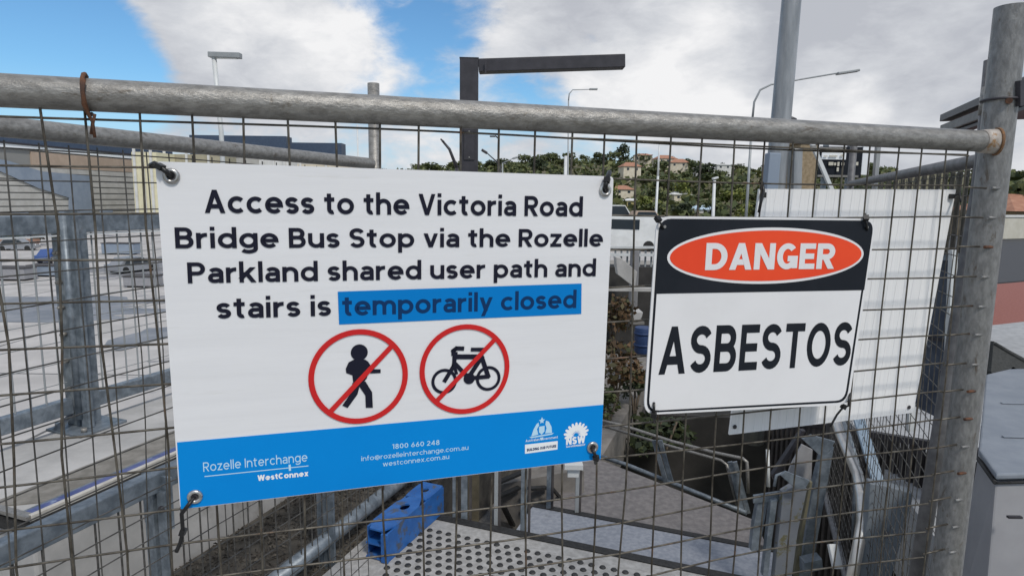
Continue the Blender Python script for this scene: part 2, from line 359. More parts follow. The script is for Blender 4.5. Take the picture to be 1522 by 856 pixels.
    if ch == '8': return .62, [jn(ar(.31, .27, .31 - h, .27 - h * .5, 0, 360, 18)), jn(ar(.31, .75, .27 - h, .25 - h * .7, 0, 360, 18))]
    return .5, []
def clip(poly, lo, hi):
    for sgn, lim in ((1, lo), (-1, hi)):
        o = []
        for i, p in enumerate(poly):
            q = poly[(i + 1) % len(poly)]; a = sgn * (p.y - lim); c = sgn * (q.y - lim)
            if a >= 0: o.append(p)
            if (a > 0 and c < 0) or (a < 0 and c > 0): o.append(p + (q - p) * (a / (a - c)))
        poly = o
        if len(poly) < 3: return []
    return poly
def text_polys(s, w, track=.10):
    x = 0; polys = []; z = 0
    for ch in s:
        adv, strokes = glyph(ch, w)
        for pts, cl in strokes:
            z += 1; L = []; Rr = []
            closed = (pts[0] - pts[-1]).length < 1e-3 and len(pts) > 4
            for i, p in enumerate(pts):
                if closed and i in (0, len(pts) - 1): d0 = (pts[-1] - pts[-2]).normalized(); d1 = (pts[1] - pts[0]).normalized()
                else:
                    d0 = (p - pts[i - 1]).normalized() if i > 0 else None; d1 = (pts[i + 1] - p).normalized() if i < len(pts) - 1 else None
                    d0 = d0 or d1; d1 = d1 or d0
                n0 = Vector((-d0.y, d0.x)); n1 = Vector((-d1.y, d1.x)); n = n0 + n1
                n = n.normalized() if n.length > .2 else n1
                k = min(1 / max(n.dot(n0), .35), 2.2)
                L.append(p + n * w / 2 * k); Rr.append(p - n * w / 2 * k)
            for i in range(len(pts) - 1):
                q = [L[i], Rr[i], Rr[i + 1], L[i + 1]]
                if cl: q = clip(q, *cl)
                if q: polys.append(([Vector((v.x + x, v.y)) for v in q], z))
        x += adv + (track if ch != ' ' else track * .3)
    return polys, x - track
# fence plane (measured from the photograph): cells of 50 mm, u along the rail, v downwards
FO = CAM + WM @ (Vector((-9.9532, -3.5934, 13.2805)) * .05)
FU = Vector((.956454, .291882, 0)); FV = Vector((0, 0, -1)); FN = Vector((.291882, -.956454, 0))   # FN towards the viewer
CELL = .05
PLN = 0.0                                                 # distance of the plane being measured in front of the mesh
def uv(px, py, n=None):
    r = ray(px, py); t = (FO + FN * (PLN if n is None else n) - CAM).dot(FN) / r.dot(FN); q = CAM + r * t - FO
    return Vector((q.dot(FU) / CELL, q.dot(FV) / CELL))
def FP(u, v, n=0.0): return FO + FU * (u * CELL) + FV * (v * CELL) + FN * n
def on(px, py, n): q = uv(px, py, n); return FP(q.x, q.y, n)
def lettering(s, p0, p1, cap, w, mat, parent, n, track=.10, capx=0):
    a = uv(*p0); c = uv(*p1); d = c - a; ln_ = d.length; d.normalize(); up = Vector((d.y, -d.x))
    q = uv(*cap) - a; H = abs(q.dot(up)); polys, tw = text_polys(s, w, track); sx = ln_ / tw
    m = MB()
    for poly, z in polys:
        pts = [a + d * (v.x * sx) + up * (v.y * H) for v in poly]
        pts = [FP(v.x, v.y, n + (z % 5) * .00004) for v in pts]
        m.add(pts, [tuple(range(len(pts)))])
    return m.build('lettering', mat, parent)
def decal(name, pts, mat, parent, n): m = MB(); m.add([on(x, y, n) for x, y in pts], [tuple(range(len(pts)))]); return m.build(name, mat, parent)
def ring(name, cpx, r_out, r_in, mat, parent, n):
    c = uv(*cpx); m = MB(); k = 56
    vs = [FP(c.x + r * math.cos(2 * math.pi * i / k), c.y + r * math.sin(2 * math.pi * i / k), n) for i in range(k) for r in (r_out, r_in)]
    m.add(vs, [(2 * i, 2 * ((i + 1) % k), 2 * ((i + 1) % k) + 1, 2 * i + 1) for i in range(k)]); return m.build(name, mat, parent)

# ================================================================== THE SETTING
EA = R(20.3); EV = Vector((math.sin(EA), math.cos(EA), 0)); RV = Vector((math.cos(EA), -math.sin(EA), 0)); UP = Vector((0, 0, 1))
def ER(s, r, z=0.0): return EV * s + RV * r + UP * z       # along the stair, across the stair
def toER(p): return p.dot(EV), p.dot(RV)

def hill(x, y):
    d = y
    t = min(max((d - 150) / 280, 0), 1); t = t * t * (3 - 2 * t)
    lat = 1 / (1 + math.exp(-(x + 110) / 30)) * .62 + .38
    return -6 + t * (27.0 + 2.0 * math.sin(x * .03) + 1.5 * math.sin(x * .011 + 1)) * lat
# one ground sheet reaching the horizon, rising to the hill across the bay
g = MB(); xs = [-3000, -1200, -700, -450, -300] + [-220 + 20 * i for i in range(30)] + [450, 600, 900, 1500, 3000]
ys = [-2500, -800, -200, -40, 2.0, 20, 60, 100, 140] + [150 + 20 * i for i in range(15)] + [500, 700, 1200, 2500, 4500]
for y in ys:
    for x in xs: g.v.append(Vector((x, y, hill(x, y) if y < 500 else hill(x, 440) - 2)))
nx = len(xs)
for j in range(len(ys) - 1):
    for i in range(nx - 1): g.f.append((j * nx + i, j * nx + i + 1, (j + 1) * nx + i + 1, (j + 1) * nx + i)); g.sm.append(True)
struct('ground', g, EARTH)
m = MB(); m.hexa([(-160, 8, -6.2), (-4, 8, -6.2), (-4, 150, -6.2), (-220, 190, -6.2), (-160, 8, -5.99), (-4, 8, -5.99), (-4, 150, -5.99), (-220, 190, -5.99)])
struct('concrete_yard', m, YARD)
jm = MB()
for i in range(9): jm.box((-150, 26 + i * 13, -5.99), (-6, 26.12 + i * 13, -5.985))
for i in range(11): jm.box((-120 + i * 10.5, 14, -5.989), (-119.88 + i * 10.5, 145, -5.984))
struct('yard_joints', jm, mk('joint dark', (.10, .10, .10), (.2, .2, .2), 1, .9))
sm_ = MB()
for n_, (px_, py_, w_, l_) in enumerate(((30, 462, 9, 3.5), (85, 448, 7, 2.5), (215, 500, 1.2, 3))):
    c_ = G(px_, py_, -5.975 + .012 * n_); k_ = 18; sm_.add([(c_.x + w_ * math.cos(2 * math.pi * q_ / k_) * (1 + .25 * math.sin(q_ * 2.1)), c_.y + l_ * math.sin(2 * math.pi * q_ / k_) * (1 + .2 * math.cos(q_ * 1.7)), c_.z) for q_ in range(k_)], [tuple(range(k_))])
struct('yard_shadow_patches', sm_, mk('shadow patch', (.17, .19, .22), (.27, .285, .31), .4, .9))  # bluish shadow on the yard, painted as flat dark patches
def slab(name, mat, poly, z0, z1): m = MB(); m.prism([Vector((p[0], p[1], z1)) for p in poly], (0, 0, z0 - z1)); return struct(name, m, mat)
s_edge, _ = toER(G(860, 808, 0)); rL = toER(G(478, 856, 0))[1] ; rStair = toER(G(792, 752, -.17))[1]; rRight = toER(G(1150, 850, 0))[1]
q = lambda s, r: ER(s, r)
slab('stair_landing', TILE, [q(-6, rL - 3), q(1.2, rL - 3), q(1.2, rL), q(s_edge, rL), q(s_edge, rRight + .12), q(1.25, rRight + .12), q(1.25, rRight + .9), q(-6, rRight + .9)], -.6, 0)
slab('lower_path', CONC2, [q(1.2, rL - .95), q(9, rL - .95), q(9, rStair), q(s_edge, rStair), q(s_edge, rL - .004), q(1.2, rL - .004)], -1.1, -.62)
s2, _ = toER(G(960, 780, -.17))
slab('stair_tread', TREAD, [q(s_edge + .003, rStair), q(s2, rStair), q(s2, rRight + .1), q(s_edge + .003, rRight + .1)], -.6, -.17)
a = G(868, 676, -.34); c = G(905, 688, -.34); d_ = G(1120, 772, -.34); 
slab('lower_landing', LAND, [q(s2 + .003, rStair), a, c, d_, q(s2 + .003, rRight + .1)], -.6, -.34)
m = MB()
m.hexa([*(ER(s_edge - .045 + ds, r, z) for z in (-.03, .006) for ds, r in ((0, rL + .02), (0, rRight + .1), (.05, rRight + .1), (.05, rL + .02)))])
m.hexa([*(ER(s2 - .035 + ds, r, z) for z in (-.2, -.164) for ds, r in ((0, rStair), (0, rRight + .1), (.04, rRight + .1), (.04, rStair)))])
struct('stair_nosings', m, NOSE)
# tactile studs set in the paving
m = MB(); c0 = Vector((0, 0, 0)); k = 10
m.add([(0.0150 * math.cos(2 * math.pi * i / k), 0.0150 * math.sin(2 * math.pi * i / k), 0) for i in range(k)] + [(0.0115 * math.cos(2 * math.pi * i / k), 0.0115 * math.sin(2 * math.pi * i / k), .005) for i in range(k)],
      [tuple(range(k, 2 * k))] + [(i, (i + 1) % k, k + (i + 1) % k, k + i) for i in range(k)])
tact = thing('tactile_paving', 'pale paving panel with rows of small black tactile studs at the head of the stairs', 'tactile paving', ER(s_edge - .35, -.9, .0))
mm = MB(); mm.prism([ER(s, r, .0035) for s, r in ((s_edge - .62, rL + .2), (s_edge - .12, rL + .2), (s_edge - .12, -.12), (s_edge - .62, -.12))], (0, 0, -.003)); mm.build('paver', TILE, tact)
st0 = None
for i in range(9):
    for j in range(33):
        r = -.16 - j * .05 + (0.025 if i % 2 else 0)
        if r < rL + .22: continue
        p = ER(s_edge - .155 - i * .05, r, .0045)
        if st0 is None: st0 = D.objects.new('stud', D.meshes.new('stud')); st0.data.from_pydata(m.v, [], m.f); st0.data.materials.append(STUD); COL.objects.link(st0); st0.parent = tact; st0.location = p - tact.location
        else: place(st0, 'stud', tact, p - tact.location)

# ---- right-hand side: footpath, cycle lane, road (deck level)
slab('footpath', PAVE, [(1.9, 2.2), (9, -6), (40, 4.5), (26, 12.8), (9.0, 9.6), (3.2, 7.0)], -.5, -.02)
slab('red_cycle_lane', REDL, [(3.2, 7.2), (9.0, 9.85), (26, 13.2), (40, 20), (30, 22), (13.2, 15.0), (4.2, 10.6)], -.5, -.10)
slab('road', ASPH, [(4.2, 10.85), (13.2, 15.25), (30, 22.3), (90, 52), (60, 70), (20, 31), (6, 25)], -.5, -.12)
m = MB(); m.prism([Vector(p + (-.09,)) for p in ((12.6, 15.2), (13.8, 16.0), (13.9, 15.9), (12.7, 15.1))], (0, 0, -.005)); struct('road_line', m, FWHT)

# ---- distant hill: trees, houses
def crown_mesh(name, n, mat, seed, size=.17, shape=(1, 1, .8), lobes=6):
    rnd = random.Random(seed); L = [(Vector((rnd.uniform(-.55, .55) * shape[0], rnd.uniform(-.55, .55) * shape[1], rnd.uniform(-.3, .5) * shape[2])), rnd.uniform(.35, .6)) for _ in range(lobes)]
    m = MB()
    for i in range(n):
        c, rad = rnd.choice(L); v = Vector((rnd.gauss(0, 1), rnd.gauss(0, 1), rnd.gauss(0, 1))).normalized() * rad * rnd.uniform(.65, 1.05)
        p = c + Vector((v.x * shape[0], v.y * shape[1], v.z * shape[2]))
        a = Vector((rnd.gauss(0, 1), rnd.gauss(0, 1), rnd.gauss(0, .7))).normalized(); b2 = a.cross(v).normalized() if a.cross(v).length > .01 else Vector((1, 0, 0)); s_ = size * rnd.uniform(.5, 1.2)
        m.add([p - a * s_, p + b2 * s_ * .6, p + a * s_, p - b2 * s_ * .6], [(0, 1, 2, 3)])
    me = D.meshes.new(name); me.from_pydata(m.v, [], m.f); me.materials.append(mat); return me
CR = [crown_mesh('crown', 420, LEAF, 1), crown_mesh('crown', 420, LEAF2, 2), crown_mesh('crown', 420, LEAF3, 3), crown_mesh('crown', 420, LEAF, 4, .15, (1.2, 1.2, .6), 8), crown_mesh('crown', 380, LEAF2, 5, .15, (.8, .8, 1.1), 7)]
tm = MB(); tm.tube([(0, 0, -1.25), (.03, 0, -.7), (0, .03, 0)], .07, 6, True, .03); tm.tube([(.02, 0, -.6), (.3, .1, .1)], .03, 5, True, .015); tm.tube([(.02, 0, -.55), (-.28, -.12, .15)], .03, 5, True, .015)
TRM = D.meshes.new('trunk'); TRM.from_pydata(tm.v, [], tm.f); TRM.materials.append(BARK)
def tree(x, y, z, h, label, group, kind, wid=1.0, cat='tree'):
    t = thing('tree', label, cat, (x, y, z), group); s_ = h / 2.05
    for nm, me in (('crown', CR[kind]), ('trunk', TRM)):
        o = D.objects.new(nm, me); COL.objects.link(o); o.parent = t; o.location = (0, 0, s_ * 1.2); o.scale = (s_ * wid, s_ * wid, s_); o.rotation_euler = (0, 0, random.uniform(0, 6))
    return t
def at(px, d): p = yaw(px, d); return p.x, p.y
rnd = random.Random(11)
HG = 'trees on the far hillside'
for i in range(150):
    px = rnd.uniform(560, 1290) if i < 130 else rnd.uniform(1440, 1640); d = rnd.choice((190, 225, 260, 300, 340, 380, 420)) + rnd.uniform(-15, 15); x, y = at(px, d)
    kind = rnd.choice((0, 0, 3, 2) if d > 250 else (0, 1, 3, 4, 2))
    tree(x, y, hill(x, y) - .5, rnd.uniform(6.0, 9.5), ['dark green round tree among the many on the far hillside', 'light green tree among the many on the far hillside', 'very dark tree among the many on the far hillside', 'broad flat topped dark tree among the many on the far hillside', 'tall light green tree among the many on the far hillside'][kind], HG, kind, rnd.uniform(.9, 1.35))
x, y = at(922, 400); tree(x, y, hill(x, y), 13.5, 'tallest dark tree on the skyline above the terracotta roofs', None, 2, .7)
for px, h, k in ((578, 7.6, 0), (590, 8.6, 1), (606, 7.4, 4)):
    x, y = at(px, 150); tree(x, y, hill(x, y), h + 5.5, ['dark green half of the bushy tree clump right of the tall galvanised fence post', 'olive middle of the bushy tree clump right of the tall galvanised fence post', 'pale green tree of the clump beside the cream building'][[0, 1, 4].index(k)], None, k, .9)
for px, h in ((645, 12), (662, 12.2), (678, 11.8)):
    x, y = at(px, 165); tree(x, y, hill(x, y), h + .8, {645: 'yellow green bushy tree farthest left of the dark angular lamp post', 662: 'yellow green bushy tree behind the dark curved lamp arm', 678: 'yellow green bushy tree touching the left edge of the dark angular lamp post'}[px], None, 1, 1.1)
wood = MB(); rnd = random.Random(5)
for i in range(9000):
    px = rnd.uniform(520, 1330) if i < 8000 else rnd.uniform(1400, 1640); d = rnd.uniform(185, 445); x, y = at(px, d); z = hill(x, y) + rnd.uniform(0, 3.2)
    a = Vector((rnd.gauss(0, 1), rnd.gauss(0, 1), rnd.gauss(0, .7))).normalized(); b2 = a.cross(Vector((rnd.gauss(0, 1), rnd.gauss(0, 1), rnd.gauss(0, 1)))).normalized(); s_ = rnd.uniform(.9, 2.0); p = Vector((x, y, z))
    wood.add([p - a * s_, p + b2 * s_ * .7, p + a * s_, p - b2 * s_ * .7], [(0, 1, 2, 3)])
tag(wood.build('scrub', LEAF, None), 'dense dark scrub covering the far hillside between the trees', 'scrub', kind='stuff')
def house(px, d, w, dp, h, rh, wall, roof, label, rz=0.0, lift=3.0):
    if d > 200: lift -= 3.4; h *= .62; w *= .74; rh *= .8
    x, y = at(px, d); z = hill(x, y) + lift; t = thing('house', label, 'house', (x, y, z)); o3 = Vector((x, y, z)); ca, sa = math.cos(rz), math.sin(rz)
    T = lambda a, b_, c_: o3 + Vector((a * ca - b_ * sa, a * sa + b_ * ca, c_))
    m = MB(); m.hexa([T(-w / 2, -dp / 2, -lift - 2), T(w / 2, -dp / 2, -lift - 2), T(w / 2, dp / 2, -lift - 2), T(-w / 2, dp / 2, -lift - 2), T(-w / 2, -dp / 2, h), T(w / 2, -dp / 2, h), T(w / 2, dp / 2, h), T(-w / 2, dp / 2, h)]); m.build('wall', wall, t)
    m = MB(); e_ = .5; m.add([T(-w / 2 - e_, -dp / 2 - e_, h), T(w / 2 + e_, -dp / 2 - e_, h), T(w / 2 + e_, dp / 2 + e_, h), T(-w / 2 - e_, dp / 2 + e_, h), T(-w / 4, 0, h + rh), T(w / 4, 0, h + rh)], [(0, 1, 5, 4), (1, 2, 5), (2, 3, 4, 5), (3, 0, 4), (3, 2, 1, 0)]); m.build('roof', roof, t)
    n = max(2, int(w / 3)); w0 = None
    for i in range(n):
        cx = -w / 2 + (i + .5) * w / n; m = MB(); m.hexa([T(cx - .5, -dp / 2 - .06, h * .3), T(cx + .5, -dp / 2 - .06, h * .3), T(cx + .5, -dp / 2 + .02, h * .3), T(cx - .5, -dp / 2 + .02, h * .3), T(cx - .5, -dp / 2 - .06, h * .75), T(cx + .5, -dp / 2 - .06, h * .75), T(cx + .5, -dp / 2 + .02, h * .75), T(cx - .5, -dp / 2 + .02, h * .75)]); m.build('window', GLASS, t)
house(934, 300, 11, 9, 4, 2.6, HWALL, TERRA, 'cream house with wide terracotta roof just right of the large sign top', .1, 7)
house(952, 370, 13, 9, 6, 1.6, HWALL, TERRA, 'cream two storey house with terracotta roof on the hill crest', -.1, 6)
house(963, 375, 3.2, 4, 10.2, .3, HWALL2, HWALL2, 'small white tower standing on the hill crest among roofs', 0, 4)
house(985, 350, 14, 9, 4, 2.6, HWALL, TERRA, 'long terracotta roofed house behind a white pole on the hill', .15, 7)
house(1006, 330, 12, 9, 3.5, 2.6, HWALL, TERRA, 'terracotta hipped roof house right of the white pole', -.2, 7)
house(1043, 320, 12, 8, 3.5, 1.4, HWALL2, HWALL2, 'pale flat roofed house among dark trees on the hill', 0, 6)
house(1070, 340, 10, 8, 3.5, 1.0, HWALL2, HWALL2, 'low whitish house on the hill near the curved street lamp', 0, 6.5)
house(1086, 400, 5, 5, 4.5, .5, HWALL, HWALL2, 'tiny cream block on the crest at the right end of the hill', 0, 4)
house(923, 245, 10, 8, 3, 2, HWALL, TERRA, 'lower terracotta house beside the corner of the large sign', .1, 5)
house(940, 225, 9, 7, 4, 1.0, mk('olive yellow wall', (.40, .34, .14), (.5, .42, .2), 1, .8), HWALL2, 'olive yellow house half hidden in trees under the terracotta roofs', 0, 3)
house(1008, 240, 9, 7, 3, 1.4, HWALL, HWALL2, 'cream house between light green trees in the middle of the hill', .2, 4)
house(1047, 215, 13, 8, 4.2, 1.8, HWALL2, mk('light blue roof', (.45, .6, .72), (.55, .68, .78), 1, .6), 'white house with pale blue roof at the foot of the hill', 0, 1.5)
house(618, 170, 5, 5, 6.2, .2, mk('yellow render', (.62, .50, .24), (.7, .58, .3), 1, .8), HWALL, 'cream yellow building beside the bushy tree clump behind the big sign', 0, 6.2)
house(1535, 58, 9, 8, 2.2, 1.5, STONE, TERRA, 'terracotta roofed house across the road at the right edge', 0, 4.9)
for px, h, lab in ((1500, 9.2, 'dark tree left of the two behind the terracotta roof at the right edge'), (1535, 8.6, 'dark tree right of the two behind the terracotta roof at the right edge')):
    x, y = at(px, 60); tree(x, y, -4, h, lab, None, 0, 1.1)

# ---- warehouse on the left, beyond the yard
WA = R(8.4); WD = Vector((math.sin(WA), math.cos(WA), 0)); WR = Vector((WD.y, -WD.x, 0))
w0 = yaw(0, 133); wh = thing('warehouse', 'long pale warehouse with horizontal cladding and slate blue roof edge beyond the concrete yard', 'warehouse', (w0.x, w0.y, -6))
def WP(t, z, off=0.0): return Vector((w0.x, w0.y, z)) + WD * t + WR * off
def wbox(m, t0, t1, z0, z1, o0, o1): return m.hexa([WP(t0, z0, o1), WP(t0, z0, o0), WP(t1, z0, o0), WP(t1, z0, o1), WP(t0, z1, o1), WP(t0, z1, o0), WP(t1, z1, o0), WP(t1, z1, o1)])
m = MB(); wbox(m, -60, 52, -6, 13.2, 0, -60); m.build('wall', mk('pale joint grey', (.25, .25, .24), None, 1, .8), wh)
for i in range(9):
    m = MB(); wbox(m, -60, 52.2, -5.6 + i * 1.45, -5.6 + i * 1.45 + 1.18, .25, .0); m.build('cladding_board', CLAD, wh)
def WX(px, py, off):                                    # point of the warehouse face seen at a pixel
    r_ = ray(px, py); o_ = WP(0, 0, off); t_ = (o_ - CAM).dot(WR) / r_.dot(WR); return CAM + r_ * t_
m = MB(); wbox(m, 8, 52.4, 7.2, 10.4, .35, 0); m.build('fascia', TAN, wh)
m = MB(); wbox(m, -60, 53, 10.75, 11.6, .5, 0); m.build('eaves_band', FWHT, wh)
m = MB(); wbox(m, -60, 53.2, 11.62, 12.0, .7, 0); m.build('gutter', DARK, wh)
m = MB(); wbox(m, -60, 54, 12.02, 14.6, .5, -60); m.build('roof', SLATE, wh)
m = MB(); m.prism([WX(x, y, .6) for x, y in ((-60, 225), (15, 240), (62, 255), (137, 262), (137, 322), (103, 322), (103, 294), (58, 280), (-10, 250))], -WR * .2); m.build('gable_panel', GABLE, wh)
for i in range(4):
    m = MB(); wbox(m, 2 + i * 12, 6 + i * 12, -5.9, -2.4, .4, .0); m.build('roller_door', GABLE, wh)
s0 = yaw(350, 210)
for (xa, xb, ya, yb, d, lab) in ((285, 425, 201, 232, 200, 'slate blue roof box left of two behind the big sign'), (425, 507, 212, 234, 215, 'lower slate blue roof box right of two behind the big sign')):
    pa, pb = P(xa, yb, d), P(xb, yb, d); zt = P(xa, ya, d).z; t = thing('roof_building', lab, 'building', (pa.x, pa.y, -6))
    m = MB(); m.hexa([(pa.x, pa.y, -6), (pb.x, pb.y, -6), (pb.x, pb.y + 4, -6), (pa.x, pa.y + 4, -6), (pa.x, pa.y, pa.z), (pb.x, pb.y, pa.z), (pb.x, pb.y + 4, pa.z), (pa.x, pa.y + 4, pa.z)]); m.build('wall', CLAD, t)
    m = MB(); m.hexa([(pa.x - .3, pa.y - .3, pa.z), (pb.x + .3, pb.y - .3, pa.z), (pb.x + .3, pb.y + 5, pa.z), (pa.x - .3, pa.y + 5, pa.z), (pa.x - .3, pa.y - .3, zt), (pb.x + .3, pb.y - .3, zt), (pb.x + .3, pb.y + 5, zt), (pa.x - .3, pa.y + 5, zt)]); m.build('roof', SLATE, t)
for xa, xb, ya, d, mt, lab in ((195, 232, 226, 150, mk('yellow cream', (.68, .64, .44), (.74, .70, .5), 1, .8), 'cream yellow annex between the warehouse and the big sign'), (232, 330, 229, 158, mk('khaki', (.34, .31, .22), (.4, .37, .27), 1, .8), 'khaki annex with white pipes behind the top of the big sign'), (385, 432, 238, 165, HWALL2, 'whitish annex behind the top edge of the big sign'), (432, 545, 244, 170, HWALL, 'low pale annex nearest the tall fence post')):
    pa, pb = P(xa, ya, d), P(xb, ya, d); t = thing('annex', lab, 'building', (pa.x, pa.y, -6))
    m = MB(); m.hexa([(pa.x, pa.y, -6), (pb.x, pa.y, -6), (pb.x, pa.y + 8, -6), (pa.x, pa.y + 8, -6), (pa.x, pa.y, pa.z), (pb.x, pa.y, pa.z), (pb.x, pa.y + 8, pa.z), (pa.x, pa.y + 8, pa.z)]); m.build('wall', mt, t)
    for i in range(3):
        xx = pa.x + (pb.x - pa.x) * (i + .4) / 3; m = MB(); m.beam((xx, pa.y - .3, -6), (xx, pa.y - .3, pa.z + .9), .5, .4); m.build('pipe', HWALL2, t)

# ---- vehicles: body, cabin glass, wheels, lamps
def vehicle(px, d, z, L, Wd, H, hood, paint, label, rz, cat='car', van=False):
    p = yaw(px, d); t = thing('parked_car' if not van else 'van', label, cat, (p.x, p.y, z)); ca, sa = math.cos(rz), math.sin(rz)
    T = lambda a, b_, c_: Vector((p.x + a * ca - b_ * sa, p.y + a * sa + b_ * ca, z + c_))
    def loft(m, prof, y0, y1, inset=0):
        n = len(prof); m.add([T(a, y0 + (inset if c_ > H * .6 else 0), c_) for a, c_ in prof] + [T(a, y1 - (inset if c_ > H * .6 else 0), c_) for a, c_ in prof], [tuple(range(n)), tuple(reversed(range(n, 2 * n)))] + [(i, n + i, n + (i + 1) % n, (i + 1) % n) for i in range(n)])
    h1 = H * .58
    if van: prof = [(-L / 2, .3), (-L / 2, H * .93), (-L / 2 + .15, H), (L * .25, H), (L * .37, H * .6), (L / 2 - .05, H * .48), (L / 2, .35), (L / 2 - .1, .3)]
    else: prof = [(-L / 2, .35), (-L / 2 + .03, h1), (-L * .40, h1 + .04), (-L * .27, H), (L * .12, H), (L * .27, h1 + .03), (L / 2 - .12, h1 - .1), (L / 2, .35), (L / 2 - .1, .25), (-L / 2 + .1, .25)]
    m = MB(); loft(m, prof, -Wd / 2, Wd / 2, .12); m.build('body', paint, t)
    gl = [(-L * .2, H * .62), (-L * .22 + .1, H * .9), (L * .2, H * .9), (L * .32, H * .62)] if van else [(-L * .33, h1 + .06), (-L * .25, H - .09), (L * .11, H - .09), (L * .23, h1 + .06)]
    for sy in (-1, 1):
        m = MB(); pts = [T(a, sy * (Wd / 2 - (.06 if van else .02)), c_) for a, c_ in gl]; m.prism(pts, T(0, sy * .05, 0) - T(0, 0, 0)); m.build('window', GLASS, t)
    wm = None
    for sx in (-1, 1):
        for sy in (-1, 1):
            c = T(sx * L * .31, sy * (Wd / 2 - .1), .33); n_ = (T(0, 1, 0) - T(0, 0, 0)); 
            m = MB(); m.tube([c - n_ * .12, c + n_ * .12], .33, 14); m.build('wheel', TYRE, t)
    for sy in (-1, 1):
        m = MB(); c = T(L / 2 - .02, sy * Wd * .36, h1 * .85); m.tube([c, c + (T(1, 0, 0) - T(0, 0, 0)) * .05], .11, 8); m.build('headlight', FWHT, t)
vehicle(926, 40, -1.5, 5.4, 1.95, 2.15, 1, VANW, 'white van parked on the far road seen in the gap between the two signs', R(168), 'van', True)
vehicle(966, 42, -1.5, 4.6, 1.85, 1.7, 1, VANW, 'white car half hidden behind the danger sign beside the van', R(10), 'car')
vehicle(962, 62, -1.5, 4.6, 1.85, 2.1, 1, TAN, 'dull tan car far down the road behind the white van', R(8), 'car')
vehicle(918, 64, -1.5, 4.8, 1.85, 2.6, 1, VANW, 'rear white car whose roof shows above the van', R(5), 'car')
vehicle(78, 70, -6, 4.5, 1.8, 1.5, 1, CARB, 'blue car parked in the yard left of the steel post', R(80), 'car')
vehicle(190, 62, -6, 4.6, 1.8, 1.5, 1, CARG, 'grey car parked in the yard right of the steel post', R(70), 'car')
vehicle(20, 84, -6, 4.6, 1.8, 1.5, 1, CARG, 'grey car parked farthest left in the yard behind the mesh', R(15), 'car')
rnd = random.Random(3)
for i, (px, lab) in enumerate(((2, 'leftmost rusty orange shrub in the yard planter behind the mesh'), (24, 'middle rusty orange shrub in the yard planter behind the mesh'), (44, 'right rusty orange shrub in the yard planter behind the mesh'))):
    x, y = at(px, 92); t = thing('shrub', lab, 'shrub', (x, y, -6)); me = crown_mesh('foliage', 260, LEAFO if i != 1 else LEAF2, 30 + i, .2); o = D.objects.new('foliage', me); COL.objects.link(o); o.parent = t; o.location = (0, 0, 2.0); o.scale = (2.2, 2.0, 2.3)
    m = MB(); m.tube([(x, y, -6), (x + .1, y, -4.2)], .12, 6); m.build('stem', BARK, t)
pa = yaw(-20, 88); pb = yaw(52, 88); m = MB(); m.beam(pa.xy.to_3d() + Vector((0, 0, -5.4)), pb.xy.to_3d() + Vector((0, 0, -5.4)), .6, 1.2); tag(m.build('planter_wall', mk('brick wall', (.30, .17, .12), (.38, .24, .18), 2, .9), None, loc=pa), 'low reddish brick planter wall under the rusty shrubs in the yard', 'planter')
rnd = random.Random(21)
for i, (px, d, w_, h_, mt, lab) in enumerate(((62, 58, 2.6, 1.0, GABLE, 'blue grey steel bin in the yard left of the post'), (10, 55, 3.0, 1.1, CABF, 'grey concrete block at the left edge of the yard'), (95, 64, 2.2, 1.2, YARD, 'pale pallet stack left of the steel post in the yard'), (175, 80, 4.0, 1.4, GABLE, 'blue grey site container right of the steel post'), (205, 52, 2.4, .9, CABF, 'grey barrier block near the left edge of the big sign'))):
    p = yaw(px, d); t = thing('site_bin', lab, 'container', (p.x, p.y, -6)); m = MB(); m.box((p.x - w_ / 2, p.y - .8, -5.85), (p.x + w_ / 2, p.y + .8, -6 + h_)); m.build('body', mt, t, .05)
    m = MB(); m.box((p.x - w_ / 2 - .06, p.y - .86, -6 + h_ + .002), (p.x + w_ / 2 + .06, p.y + .86, -5.92 + h_)); m.build('lid', DARKV, t)
    for sx in (-1, 1): m = MB(); m.box((p.x + sx * w_ * .36 - .15, p.y - .6, -5.99), (p.x + sx * w_ * .36 + .15, p.y + .6, -5.852)); m.build('foot', DARKV, t)

# ---- lamps and poles
def lamp(name, label, pts, r, head, mat, cat='street lamp', hr=None, foot=-6, r0=None, group=None):
    # pts: points from the foot to the arm end; head: two points of the luminaire
    t = thing(name, label, cat, (pts[0].x, pts[0].y, pts[0].z), group)
    m = MB(); m.tube(pts[:2], r0 or r * 1.3, 10, True, r); m.build('pole', mat, t)
    if len(pts) > 2: m = MB(); m.tube(pts[1:], r * .98, 8, True, r * .6); m.build('arm', mat, t)
    if head: m = MB(); m.beam(head[0], head[1], hr * 2, hr * .7); m.build('lamp_head', mat, t, hr * .15)
    return t
GREYP = mk('pole grey', (.30, .32, .33), (.36, .38, .39), 4, .5, .2)
PALEP = mk('pole pale', (.60, .62, .62), (.68, .7, .7), 4, .5, .1)
def vert(px, py, d, z): p = P(px, py, d); return Vector((p.x, p.y, z))
lamp('street_lamp', 'curved arm street lamp behind the big galvanised pole', [vert(1109, 320, 30, -1.5), P(1118, 180, 30), P(1121, 152, 30), P(1130, 134, 30), P(1146, 126, 30), P(1180, 120, 30), P(1246, 109, 30)], .055, (P(1244, 110, 30), P(1276, 105, 30)), GREYP, hr=.16)
lamp('street_lamp', 'small curved street lamp under the dark angular arm', [vert(847, 258, 60, -6), P(845, 150, 60), P(846, 140, 60), P(851, 134, 60), P(884, 133, 60)], .06, (P(876, 133, 60), P(888, 133, 60)), GREYP, hr=.2)
lamp('street_lamp', 'double headed dark street lamp just right of the dark angular post', [vert(741, 262, 70, -6), P(741, 215, 70), P(741, 206, 70), P(736, 202, 70)], .12, (P(736, 203, 70), P(728, 203, 70)), DARK, hr=.2)
